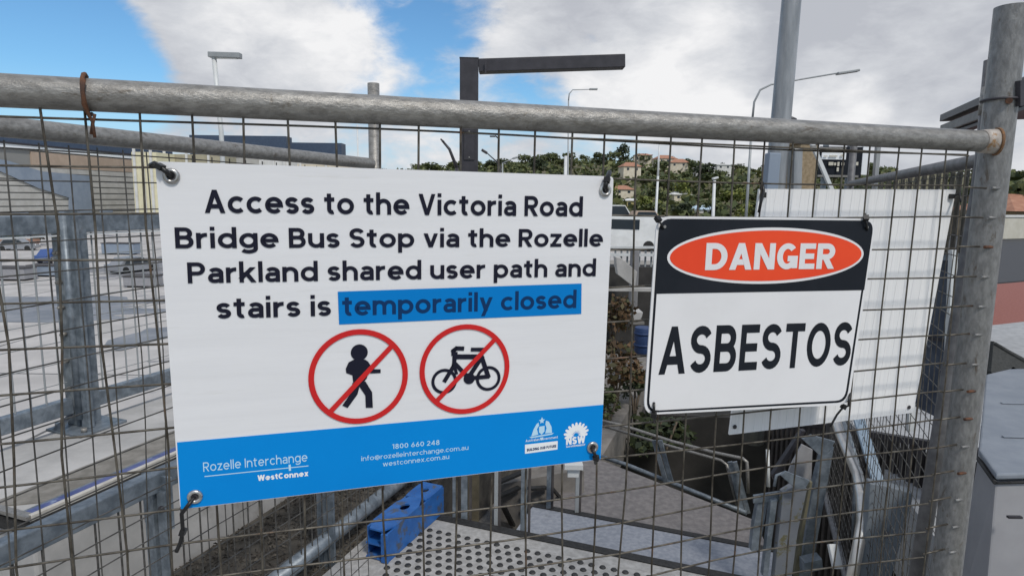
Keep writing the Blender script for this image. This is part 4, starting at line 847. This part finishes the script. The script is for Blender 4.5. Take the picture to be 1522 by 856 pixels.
def pp_(nm, poly, d, th_, mat, bv=.002): m = MB(); m.prism([P(x, y, d) for x, y in poly], (0, th_, 0)); m.build(nm, mat, t, bv)
pp_('cap_plate', [(1192, 652), (1206, 646), (1242, 656), (1230, 674), (1222, 680)], 2.5, .01, GALV2)
pp_('post_face', [(1221, 680), (1232, 672), (1240, 664), (1226, 740), (1205, 856), (1188, 856), (1206, 740)], 2.5, .035, GALV2)
pp_('back_plate', [(1192, 660), (1208, 668), (1206, 716), (1172, 702), (1176, 690)], 2.62, .01, mk('grey back plate', (.30, .30, .31), (.36, .36, .37), 10, .6))
pp_('cap_plate', [(1160, 706), (1168, 700), (1204, 714), (1196, 728), (1180, 724)], 2.35, .01, GALV2)
pp_('post_face', [(1164, 732), (1180, 722), (1200, 726), (1186, 790), (1176, 866), (1150, 866), (1158, 790)], 2.4, .035, mk('grimy galvanised', (.17, .185, .21), (.22, .235, .26), 6, .55, .2, .2, c3=(.15, .14, .08), s3=14, t3=.54, w3=.06))
pp_('post_edge', [(1204, 716), (1208, 716), (1194, 800), (1188, 856), (1180, 856), (1188, 800)], 2.45, .02, mk('olive grime', (.13, .12, .075), (.18, .165, .11), 20, .7))
pp_('channel', [(1128, 740), (1142, 742), (1134, 790), (1128, 822), (1116, 818), (1120, 780)], 2.45, .03, GALV2)
pp_('channel', [(1146, 744), (1156, 742), (1148, 800), (1142, 856), (1134, 856), (1140, 800)], 2.42, .03, GALV2)
pp_('cross_plate', [(1120, 736), (1160, 730), (1162, 744), (1120, 748)], 2.44, .01, GALV2)
pp_('foot_plate', [(1196, 836), (1222, 830), (1224, 846), (1196, 852)], 2.38, .05, GALV2)
pp_('slanted_bar', [(1148, 706), (1192, 640), (1198, 640), (1152, 716)], 2.9, .03, DARK)
m = MB(); m.tube([P(1151, 722, 2.42), P(1154, 706, 2.42), P(1164, 702, 2.42), P(1168, 712, 2.42)], .006, 8); m.build('hoop', GALV2, t)

# ---- grey box and rubber foot at the right edge
t = thing('grey_barrier_box', 'large grey moulded barrier block at the lower right corner', 'barrier', Vector((1.5, 1.7, 0)))
c0 = P(1481, 702, 1.80); c1 = P(1560, 702, 1.80); bk = Vector((.26, .95, 0)).normalized()
A0 = Vector((c0.x, c0.y, c0.z)); zc = c0.z; rt = Vector((.97, -.05, 0)).normalized()
l0_ = G(1458, 671, zc); 
m = MB(); m.prism([G(1481, 704, zc), G(1640, 700, zc), G(1640, 545, zc), G(1500, 548, zc), G(1466, 556, zc), G(1455, 668, zc)], (0, 0, -.02)); m.build('lid', CAB, t, .006)
a = G(1481, 704, zc); c = G(1640, 700, zc); bl = G(1455, 668, zc)
dn = Vector((-.05, -.10, -zc + .03)); m = MB(); m.hexa([a + UP * -.03, c + UP * -.03, c + Vector((0, .5, -.03)), bl + Vector((0, 0, -.03)), a + dn, c + dn, c + Vector((0, .5, 0)) + dn, bl + dn + Vector((-.05, .02, 0))][4:] + [a + UP * -.03, c + UP * -.03, c + Vector((0, .5, -.03)), bl + Vector((.0, 0, -.03))]); m.build('body', CABF, t, .008)
m = MB(); m.tube([a + Vector((-.004, -.004, -.026)), bl + Vector((-.004, 0, -.026))], .006, 8); m.tube([a + Vector((0, -.006, -.026)), c + Vector((0, -.006, -.026))], .004, 8); m.build('seal', NOSE, t)
m = MB(); q1 = G(1490, 650, zc) + UP * .004; m.beam(q1, q1 + Vector((.35, -.01, 0)), .012, .004); m.build('lid_rib', CAB, t, .001)
m = MB(); q1 = G(1488, 600, zc) + UP * .004; m.beam(q1, q1 + Vector((.35, -.01, 0)), .012, .004); m.build('lid_rib', CAB, t, .001)
p = P(1508, 768, 1.72); m = MB(); m.beam(p + Vector((-.02, 0, 0)), p + Vector((.02, 0, 0)), .01, .006); m.build('recess', DARK, t)
t = thing('rubber_foot', 'black recycled rubber fence foot with round hole lying behind the grey block', 'fence foot', G(1500, 590, .05))
cpx = (1508, 550); outer = [(1477, 507), (1500, 520), (1560, 552), (1560, 625), (1520, 592), (1500, 576), (1488, 572), (1473, 552)]
k = len(outer); m = MB()
inn = [(cpx[0] + 6.5 * math.cos(math.atan2(y - cpx[1], x - cpx[0])), cpx[1] + 5 * math.sin(math.atan2(y - cpx[1], x - cpx[0]))) for x, y in outer]
dpt = lambda x, y: P(x, y, 3.35 - (y - 507) * .004)
vs = [dpt(*q_) for q_ in outer] + [dpt(*q_) for q_ in inn]; bkv = Vector((.03, .16, -.03)); vs += [v + bkv for v in vs]
m.add(vs, [(i, (i + 1) % k, k + (i + 1) % k, k + i) for i in range(k)] + [(2 * k + i, 3 * k + i, 3 * k + (i + 1) % k, 2 * k + (i + 1) % k) for i in range(k)] + [(i, 2 * k + i, 2 * k + (i + 1) % k, (i + 1) % k) for i in range(k)] + [(k + i, k + (i + 1) % k, 3 * k + (i + 1) % k, 3 * k + i) for i in range(k)]); m.build('slab', RUBB, t)
m = MB(); m.tube([dpt(1478, 511), dpt(1500, 524), dpt(1560, 557)], .012, 8); m.build('rim', RUBB, t)

# ================================================================== THE TEMPORARY FENCE
wr = random.Random(99)
def wires(t, org, du, dn_, nu, nv, i0, i1, j0, j1, mat, r, vtop=0.0, bend=None, jit=.0025):
    # vertical wires every 50 mm along du, horizontal ones down; dn_ towards the viewer
    for i in range(i0, i1 + 1):
        ph = wr.uniform(0, 6); sl = wr.gauss(0, .0012); pts = []; m = MB()
        for k_ in range(14):
            v = vtop + (j1 - vtop) * k_ / 13; w_ = bend(i, v) if bend else (0, 0)
            pts.append(org + du * (i * CELL + sl + jit * math.sin(v * .35 + ph) + w_[0]) - UP * (v * CELL) + dn_ * (r * .9 + jit * .6 * math.sin(v * .5 + ph * 2) + w_[1]))
        m.tube(pts, r, 6, False); m.build('vertical_wire', mat, t)
    for j in range(j0, j1 + 1):
        ph = wr.uniform(0, 6); m = MB(); pts = []; n = 26
        for k_ in range(n + 1):
            u = i0 + (i1 - i0) * k_ / n; w_ = bend(u, j) if bend else (0, 0)
            pts.append(org + du * (u * CELL) - UP * (j * CELL + jit * math.sin(u * .3 + ph) - (w_[2] if len(w_) > 2 else 0)) - dn_ * (r * .9 - jit * .6 * math.sin(u * .4 + ph) - w_[1]))
        m.tube(pts, r, 6, False); m.build('horizontal_wire', mat, t)
def bend(u, v):
    du = 0; dn_ = 0; dz = 0
    if v > 9: dz = .010 * math.sin((u - 15) * .35) * min((v - 9) / 4, 1) * (1 if u > 13 else .4); du = .006 * math.sin(u * 1.3 + v * .4) * min((v - 9) / 5, 1)
    if u < 4 and v > 2: du += .008 * math.sin(v * .6 + u * 1.7) * (4 - u) / 5
    return du, dn_, dz
fp = thing('temporary_fence_panel', 'nearest temporary fence panel with grey pipe rail carrying the two signs', 'fence panel', FP(27.6, 34))
m = MB(); m.tube([FP(u, -.49, -.002) for u in [-20 + 2 * i for i in range(24)] + [27.15]], .0172, 28, False); m.build('top_rail', GALV, fp)
pu = uv(1487, 250).x; pu2 = uv(1417, 840).x
m = MB(); m.tube([FP(pu - .02, uv(1504, 6).y, -.012), FP(pu, 0, -.012), FP(pu, 17, -.012), FP(pu, 33.8, -.012)], .0242, 32, False); m.build('end_post', GALVP, fp)
m = MB(); m.tube([FP(pu - .02, uv(1504, 6).y + .06, -.012), FP(pu - .02, uv(1504, 6).y + .1, -.012)], .0225, 24); m.build('post_cap', DARK, fp)
m = MB(); m.tube([FP(pu - 1.02, -.49, -.002), FP(pu - .80, -.49, -.001), FP(pu - .45, -.49, .003)], .0182, 24, True, .0205); m.build('weld_collar', WELD, fp)
m = MB(); m.tube([FP(pu - .46, -.49, .002), FP(pu - .38, -.49, .004)], .0225, 20); m.build('rust_ring', mk('orange rust', (.26, .13, .05), (.16, .09, .05), 90, .8, 0, .8), fp)
m = MB(); m.tube([FP(-20, -1, -.012), FP(-20, 33.8, -.012)], .021, 20); m.build('end_post', GALVP, fp)
m = MB(); m.tube([FP(-20, 33.2, -.002), FP(pu, 33.2, -.002)], .0172, 20); m.build('bottom_rail', GALV, fp)
wires(fp, FO, FU, FN, 0, 0, -19, 26, 0, 33, WIRE, .00142, -.25, bend)
for v in (1.02, 2.0, 2.98, 4.0, 5.02, 6, 7.05, 8, 9, 10.02, 11, 12, 13.03, 14):      # welded wire ends on the post
    m = MB(); m.tube([FP(26, v, -.001), FP(pu - .3, v + .01, -.004)], .0016, 6); m.build('wire_end', WIRE, fp)
    m = MB(); c = FP(pu - .36, v + .01, .008); m.tube([c - FU * .008, c + FU * .009], .0026, 8); m.build('rust_weld', RUST if wr.random() < .6 else GALVP, fp)
m = MB(); m.tube([FP(12, -.02, .001), FP(26, 0, .002)], .0014, 6, False); m.build('top_wire', WIRE, fp)
# rusty tie wire round the rail
t = thing('tie_wire', 'rusty tie wire looped round the rail above the upper left of the large sign', 'tie wire', on(126, 140, .01))
c = uv(130, 140).x; m = MB(); m.tube([FP(c - .02 + .06 * math.sin(a * .8), -.49 - .42 * math.cos(a), .021 * math.sin(a)) for a in [x * .4 for x in range(-1, 10)]], .0022, 8); m.build('loop', RUST, t)
m = MB(); m.tube([on(125, 118, .018), on(123, 135, .021), on(124, 155, .019), on(131, 170, .01), on(138, 182, .006), on(136, 200, .004)], .0018, 8); m.tube([on(141, 170, .004), on(138, 184, .006), on(141, 205, .005)], .0016, 8); m.build('tail', RUST, t)

def side_panel(nm, label, end, s_end, length, clip_label, post_mat, mesh_mat, near):
    # a panel parallel to the stairs; end = its far post, running back towards the viewer
    org = Vector((end.x, end.y, end.z)); du = -EV if near else EV; t = thing(nm, label, 'fence panel', Vector((end.x, end.y, end.z - 1.8)))
    far = org; oth = org - EV * length
    a, c = (oth, far)
    m = MB(); m.tube([a + EV * .02, c - EV * .02], .016, 20, False); m.build('top_rail', post_mat, t)
    for q_, dn2 in (((a, 1.75), (c, .98)) if near else ((c, 1.75),)): m = MB(); m.tube([q_ + UP * .235, q_ - UP * dn2], .0175, 20, True); m.build('end_post', post_mat, t)
    m = MB(); m.tube([a + EV * .02 - UP * 1.7, c - EV * .02 - UP * 1.7], .016, 12, False); m.build('bottom_rail', post_mat, t)
    n = int(length / CELL) - 1; wires(t, a + EV * .02 - UP * .03, EV, RV * (1 if near else -1), 0, 0, 1, n, 0, 33, mesh_mat, .00132, -.2, lambda u, v: (.01 * math.sin(u * .5) * v / 30 + .012 * v / 30 * math.sin(v * .3), 0, .012 * math.sin(u * .25) * v / 30))
    return t
e1 = P(557, 244, 1.95); side_panel('temporary_fence_panel', 'left temporary fence panel running away beside the kerb to the post behind the large sign', e1, 0, 2.4, '', GALV, WIRE2, True)
e2 = P(1264, 275, 3.37); e2n = P(1478, 238, 1.41); ln2 = (Vector((e2.x, e2.y, 0)) - Vector((e2n.x, e2n.y, 0))).length
e2.z = 1.70; side_panel('temporary_fence_panel', 'right temporary fence panel running away behind the blank white board', e2, 0, 2.12, '', mk('dark galvanised', (.10, .10, .105), (.17, .17, .175), 30, .5, .25, .3), WIRE2, False)
rp = [o for o in COL.objects if o.get('label', '').startswith('right temporary fence panel')][0]
m = MB(); m.tube([P(1476, 90, 1.40), P(1461, 250, 1.39), P(1404, 600, 1.37), P(1362, 860, 1.36)], .0165, 20); m.build('end_post', MATS['dark galvanised'], rp)
# clamp joining the posts at the right
t = thing('fence_clamp', 'steel clamp band joining the two posts at the upper right corner', 'clamp', on(1498, 148, 0))
cu = pu; v0 = uv(1500, 148).y
m = MB(); m.tube([FP(cu + .56 * math.cos(a), v0, -.012 + .028 * math.sin(a)) for a in [x * math.pi / 12 for x in range(0, 25)]], .0022, 6, False); m.build('band', DARK, t)
m = MB(); q_ = P(1474, 150, 1.36); m.tube([q_ + UP * .028, q_ - UP * .028], .021, 18); m.build('sleeve', GALV, t)
m = MB(); m.tube([P(1474, 150, 1.33), on(1500, 150, .014)], .005, 8); m.build('bolt', RUST, t)
m = MB(); m.beam(on(1517, 120, .016), on(1517, 158, .016), .008, .012); m.build('tab', DARK, t)

# ================================================================== SIGNS
def rounded(cs, rad, k=5):
    pts = []
    for i in range(4):
        p = Vector(cs[i]); a = (Vector(cs[i - 1]) - p).normalized(); c = (Vector(cs[(i + 1) % 4]) - p).normalized()
        for j in range(k + 1):
            w_ = j / k; pts.append(p + a * rad * (1 - w_) ** 2 + c * rad * w_ ** 2)
    return pts
def plate(nm, cs, rad, n, th_, mat, parent):
    pts = rounded([uv(*c) for c in cs], rad) if rad else [uv(*c) for c in cs]; m = MB()
    m.prism([FP(p.x, p.y, n) for p in pts], -FN * th_); return m.build(nm, mat, parent)
NS = .014; PLN = NS
sg = thing('closure_sign', 'large white and blue sign saying the bus stop access is temporarily closed', 'sign', on(570, 700, NS))
BSN = [(230.5, 240), (912, 262.5), (893, 682.5), (268, 757)]
plate('board', BSN, .12, NS, .0045, WHITE, sg)
m = MB(); A4 = [uv(262.3, 657), uv(895.2, 601), uv(893, 682), uv(268.4, 756.3)]
fo = plate('footer_band', [(263.2, 657), (896.4, 601.2), (892.6, 681.6), (268.8, 755.8)], 0, NS + .0006, .0004, BLUE, sg)
T1 = NS + .0008
lettering('Access to the Victoria Road', (304.5, 316.5), (865.5, 322), (304.5, 282), .182, INK, sg, T1)
lettering('Bridge Bus Stop via the Rozelle', (261, 369), (895.5, 366.5), (261, 338), .182, INK, sg, T1)
lettering('Parkland shared user path and', (279.5, 421), (885, 410.5), (279.5, 390), .182, INK, sg, T1)
lettering('stairs is', (322.5, 473.5), (492, 469), (322.5, 442), .182, INK, sg, T1)
decal('highlight_box', [(502, 433.5), (864.5, 421.3), (864, 466.5), (504, 482.3)], mk('highlight blue', (.001, .20, .58), None, 1, .6, spec=.12), sg, NS + .0006)
lettering('temporarily closed', (509, 469.5), (856, 457.5), (509, 440), .182, INKB, sg, T1)
c1 = uv(533.8, 559.5); c2 = uv(691.5, 548.5)
r1 = (uv(533.8, 629.5) - uv(533.8, 489.5)).length / 2; r2 = (uv(691.5, 615) - uv(691.5, 482.5)).length / 2
# walker
pa_ = []
hc = uv(534, 523.5); m = MB(); rr_ = .205; m.add([FP(hc.x + rr_ * math.cos(a * math.pi / 12), hc.y + rr_ * math.sin(a * math.pi / 12), T1) for a in range(24)], [tuple(range(24))])
def px(ox, oy, s_, *pts): return [(ox + x / s_, oy + y / s_) for x, y in pts]
z1 = lambda *p: px(230, 470, 2.853, *p)
k_ = 0
for poly in (z1((822, 195), (845, 183), (892, 183), (905, 200), (908, 225), (900, 262), (880, 285), (842, 285), (838, 250)),
             z1((822, 195), (842, 205), (838, 250), (812, 240), (810, 222)),
             z1((892, 183), (905, 192), (925, 224), (958, 224), (958, 240), (915, 242), (890, 215)),
             z1((838, 282), (872, 285), (860, 330), (818, 388), (795, 378), (832, 325)),
             z1((858, 283), (893, 275), (922, 322), (925, 387), (895, 387), (893, 335))):
    k_ += 1; m.add([on(x, y, T1 + k_ * .00003) for x, y in poly], [tuple(range(len(poly)))])
m.build('pictogram', INK, sg)
z2 = lambda *p: px(560, 470, 3.425, *p)
def stroke_px(m, pts, w_, n):
    pts = [uv(*p) for p in pts]
    for i in range(len(pts) - 1):
        a, c = pts[i], pts[i + 1]; d = (c - a).normalized(); nn = Vector((-d.y, d.x)) * w_ / 2; e_ = d * w_ * .3
        m.add([FP(*(v), n) for v in (a - e_ + nn, a - e_ - nn, c + e_ - nn, c + e_ + nn)], [(0, 1, 2, 3)])
m = MB(); q3 = T1
for cpx_ in ((343, 330), (567, 315)):
    c = uv(*z2(cpx_)[0]); ro, ri = .335, .255
    vs = [FP(c.x + r * math.cos(a * math.pi / 16), c.y + r * math.sin(a * math.pi / 16), q3) for a in range(32) for r in (ro, ri)]
    m.add(vs, [(2 * i, 2 * ((i + 1) % 32), 2 * ((i + 1) % 32) + 1, 2 * i + 1) for i in range(32)])
for pts, w_ in (([(345, 328), (392, 250), (398, 190)], .11), ([(392, 205), (532, 205)], .13), ([(398, 240), (465, 310)], .11), ([(465, 312), (535, 205)], .12), ([(465, 315), (567, 305)], .11), ([(567, 305), (528, 190)], .12),
                ([(396, 200), (388, 175), (405, 162), (438, 163)], .11), ([(385, 190), (405, 190)], .10), ([(484, 168), (548, 168)], .10), ([(395, 255), (405, 290)], .08)):
    q3 += .00003; stroke_px(m, z2(*pts), w_, q3)
c = uv(*z2((470, 315))[0]); m.add([FP(c.x + .15 * math.cos(a * math.pi / 10), c.y + .15 * math.sin(a * math.pi / 10), q3 + .00003) for a in range(20)], [tuple(range(20))])
m.build('pictogram', INK, sg)
ring('prohibition_ring', (533.8, 559.5), r1, r1 - .135, RED, sg, T1 + .0006); ring('prohibition_ring', (691.5, 548.5), r2, r2 - .13, RED, sg, T1 + .0006)
m = MB(); stroke_px(m, [(491, 611), (582, 514)], .125, T1 + .00065); m.build('prohibition_bar', RED, sg)
m = MB(); stroke_px(m, [(650, 594), (737, 502)], .12, T1 + .00065); m.build('prohibition_bar', RED, sg)
# footer print
lettering('Rozelle Interchange', (302.5, 700.3), (457, 684.8), (302.5, 686.5), .12, FTXT, sg, T1, .14)
m = MB(); stroke_px(m, [(304.5, 707.3), (458, 691.6)], .022, T1); stroke_px(m, [(430.5, 690.5), (431, 698)], .05, T1 + .00004); m.build('underline', FTXT, sg)
lettering('WestConnex', (383, 714), (458.5, 706.5), (383, 705.5), .23, FWHT, sg, T1, .08)
lettering('1800 660 248', (583, 666.5), (653, 660), (583, 659.5), .15, FTXT, sg, T1, .16)
lettering('info@rozelleinterchange.com.au', (537, 684.5), (696, 667.5), (537, 677.5), .13, FTXT, sg, T1, .12)
lettering('westconnex.com.au', (569, 692.5), (667.5, 681), (569, 685.5), .13, FTXT, sg, T1, .12)
m = MB(); cc = uv(805, 637)                                # crest: two supporters, shield and star above a scroll
for poly in ([(-.30, .16), (-.24, -.02), (-.16, -.16), (-.10, -.20), (-.08, -.12), (-.14, -.02), (-.10, .14)], [(.30, .16), (.28, -.02), (.20, -.18), (.12, -.22), (.10, -.12), (.14, .0), (.10, .14)],
             [(-.08, -.08), (.08, -.08), (.08, .08), (0, .16), (-.08, .08)], [(-.36, .17), (.36, .17), (.30, .21), (-.30, .21)], [(-.05, .24), (.05, .24), (.04, .31), (-.04, .31)],
             [(0, -.34), (.03, -.27), (.09, -.26), (.04, -.22), (.05, -.16), (0, -.19), (-.05, -.16), (-.04, -.22), (-.09, -.26), (-.03, -.27)]):
    m.add([FP(cc.x + x, cc.y + y - x * .07, T1) for x, y in poly], [tuple(range(len(poly)))])
m.build('crest', FTXT, sg)
lettering('Australian Government', (781, 656.5), (828.8, 650.6), (781, 652.8), .16, FWHT, sg, T1, .14)
decal('white_box', [(780.3, 660.5), (829, 655), (828.6, 667.5), (780.3, 674)], FWHT, sg, T1)
lettering('BUILDING OUR FUTURE', (783, 670), (826.5, 663.8), (783, 666), .2, INKB, sg, T1 + .0004, .14)
m = MB(); cc = uv(856, 646.5)                              # waratah emblem: fan of petals
for i in range(11):
    a = math.pi * (-.02 + 1.04 * i / 10); ca_, sa_ = -math.cos(a), -math.sin(a); R1 = .37 if 0 < i < 10 else .33
    tip = Vector((ca_ * R1, sa_ * R1 * .98)); sd_ = Vector((-sa_, ca_)) * .05; mid = tip * .68
    m.add([FP(cc.x + v.x, cc.y + v.y - v.x * .08, T1 + (i % 2) * .00004) for v in (Vector((ca_ * .06, sa_ * .06)), mid + sd_, tip + sd_ * .6, tip * 1.05, tip - sd_ * .6, mid - sd_)], [tuple(range(6))])
m.build('emblem', FWHT, sg)
lettering('NSW', (841, 660.8), (869.5, 657.4), (841, 649.8), .24, FWHT, sg, T1, .06)
lettering('GOVERNMENT', (841, 664.6), (869.5, 661.2), (841, 662.2), .2, FWHT, sg, T1, .12)
def grommet(pxy, n, par):
    c = uv(*pxy); m = MB(); m.tube([FP(c.x + .125 * math.cos(a * math.pi / 8), c.y + .125 * math.sin(a * math.pi / 8), n + .0014) for a in range(17)], .0026, 8, False); m.build('grommet', CHROME, par)
    m = MB(); m.add([FP(c.x + .10 * math.cos(a * math.pi / 8), c.y + .10 * math.sin(a * math.pi / 8), n + .0012) for a in range(16)], [tuple(range(16))]); m.build('eyelet_hole', DARK, par)
for g_ in ((255, 262), (899, 283), (880, 664), (290, 737)): grommet(g_, NS, sg)
def tie(label, pts, ns, r=.0021, nm='cable_tie', mat=TIE):
    t = thing(nm, label, 'cable tie', on(pts[0][0], pts[0][1], ns[0])); P3 = [on(x, y, n_) for (x, y), n_ in zip(pts, ns)]
    Q = []
    for i in range(len(P3) - 1): Q += [P3[i].lerp(P3[i + 1], w_ / 3) for w_ in range(3)]
    Q.append(P3[-1]); m = MB(); m.tube(Q, r, 8); m.build('strap', mat, t)
    m = MB(); c = P3[len(P3) // 2 if len(P3) > 3 else 0]; d = (P3[-1] - P3[0]).normalized(); m.beam(c - d * .004, c + d * .004, .0075, .006); m.build('buckle', mat, t)
tie('black cable tie at the upper left corner of the large sign', [(257, 264), (248, 256), (238, 248), (230, 243), (224, 246)], [.012, .022, .020, .01, -.004], .0028)
tie('black cable tie at the upper right corner of the large sign', [(899, 284), (900, 276), (902, 268), (904, 262), (906, 256)], [.013, .022, .02, .012, 0], .0032)
tie('black cable tie at the lower right corner of the large sign', [(879, 664), (883, 672), (886, 680), (885, 688)], [.013, .022, .018, 0], .0024)
tie('long black cable tie hanging from the lower left corner of the large sign', [(290, 737), (280, 750), (270, 763), (272, 790), (268, 806), (262, 820)], [.013, .022, .016, .004, .004, .006], .0024)
# ---- danger sign
dg = thing('danger_sign', 'white, black and red DANGER ASBESTOS sign wired to the fence mesh', 'sign', on(1130, 610, NS))
DC = [(976.5, 321.5), (1302.5, 325), (1261.5, 601), (956.5, 616.5)]
def inset(cs, k_): c = sum((Vector(p) for p in cs), Vector((0, 0))) / 4; return [tuple(Vector(p) + (c - Vector(p)).normalized() * k_) for p in cs]
plate('board', DC, .42, NS, .002, WHITE2, dg)
plate('border', inset(DC, 5.0), .38, NS + .0004, .0003, BLACK, dg)
plate('face', inset(DC, 9.5), .34, NS + .0008, .0003, WHITE2, dg)
I7 = inset(DC, 5.0)
m = MB(); hp = rounded([uv(*c) for c in I7], .38)
top = [p for p in hp if p.y < 3.2]; l_ = uv(972.6, 436.5); r_ = uv(1283.6, 431)
poly = [l_] + top + [r_]
m.add([FP(p.x, p.y, NS + .0012) for p in poly], [tuple(range(len(poly)))]); m.build('header', BLACK, dg)
co = uv(1136.6, 380.2); ax = (uv(1282.3, 379.5).x - uv(990.8, 381.5).x) / 2; ay = (uv(1136, 422).y - uv(1136, 338.5).y) / 2
cxm = (uv(1282.3, 379.5).x + uv(990.8, 381.5).x) / 2
def oval(nm, a_, b_, n_, mat): m = MB(); m.add([FP(cxm + a_ * math.cos(k * math.pi / 36), co.y + b_ * math.sin(k * math.pi / 36), n_) for k in range(72)], [tuple(range(72))]); m.build(nm, mat, dg)
oval('oval_rim', ax, ay, NS + .0015, WHITE2); oval('oval', ax - .085, ay - .085, NS + .0018, DRED)
lettering('DANGER', (1046.5, 401.3), (1237.5, 399.3), (1046.5, 361), .215, WHITE2, dg, NS + .0021, .075)
lettering('ASBESTOS', (977.7, 556.5), (1261.5, 542.2), (977.7, 485.5), .18, BLACK, dg, NS + .0012, .12)
for p_ in ((988, 337), (1289, 338)): c = on(p_[0], p_[1], NS + .0014); m = MB(); m.tube([c, c + FN * .0006], .0022, 10); m.build('hole', CHROME, dg)
tie('black tie wire at the upper left corner of the danger sign', [(986, 340), (982, 332), (978, 326), (974, 322)], [.0155, .02, .014, 0], .0014)
tie('black tie wire at the upper right corner of the danger sign', [(1289, 342), (1288, 333), (1287, 324), (1286, 318)], [.0155, .02, .018, 0], .0017)
tie('black tie wire at the lower left corner of the danger sign', [(972, 598), (972, 606), (972, 616), (973, 628)], [.0155, .02, .018, 0], .0019)
tie('black tie wire with loose tail at the lower right corner of the danger sign', [(1264, 582), (1262, 594), (1261, 603), (1254, 604), (1244, 616), (1234, 634)], [.012, .02, .019, .014, .01, .008], .0017)
# ---- blank white board behind
wb = thing('blank_board', 'blank white corrugated board hanging behind the fence mesh right of centre', 'sign board', on(1260, 620, -.03))
m = MB(); NB_ = -.040
def onb(x, y, n=0): return on(x, y, NB_ + n)
m.prism([onb(1129, 281), onb(1421, 282), onb(1357.5, 613), onb(1084.5, 646)], -FN * .004); m.build('board', CORF, wb)
for k_ in range(22):
    w_ = (k_ + 1) / 23; a = (1129 + (1421 - 1129) * w_, 281.5); c = (1084.5 + (1357.5 - 1084.5) * w_, 646 + (613 - 646) * w_)
    m = MB(); m.beam(onb(*a, .0002), onb(*c, .0002), .0022, .0006, FU); m.build('flute', CORF, wb)
for p_ in ((1414, 292), (1351, 605), (1092, 634), (1134, 290)):
    c = onb(*p_, .001); m = MB(); m.tube([c, c + FN * .001], .0035, 12); m.build('eyelet', DARK, wb)
def tie3(label, pts, r=.0022):
    t = thing('cable_tie', label, 'cable tie', pts[0]); m = MB(); m.tube(pts, r, 8); m.build('strap', TIE, t); m = MB(); m.beam(pts[0] - UP * .004, pts[0] + UP * .004, .008, .007); m.build('buckle', TIE, t)
tie3('black cable tie at the upper right corner of the blank board', [onb(1414, 292, .002), onb(1420, 290, .004), on(1426, 288, -.03), on(1428, 300, -.02)])
tie3('black cable tie loops at the upper left corner of the blank board', [onb(1134, 290, .002), on(1131, 280, -.015), on(1133, 272, 0), on(1135, 284, .004), on(1131, 300, .004), on(1128, 316, .002)])
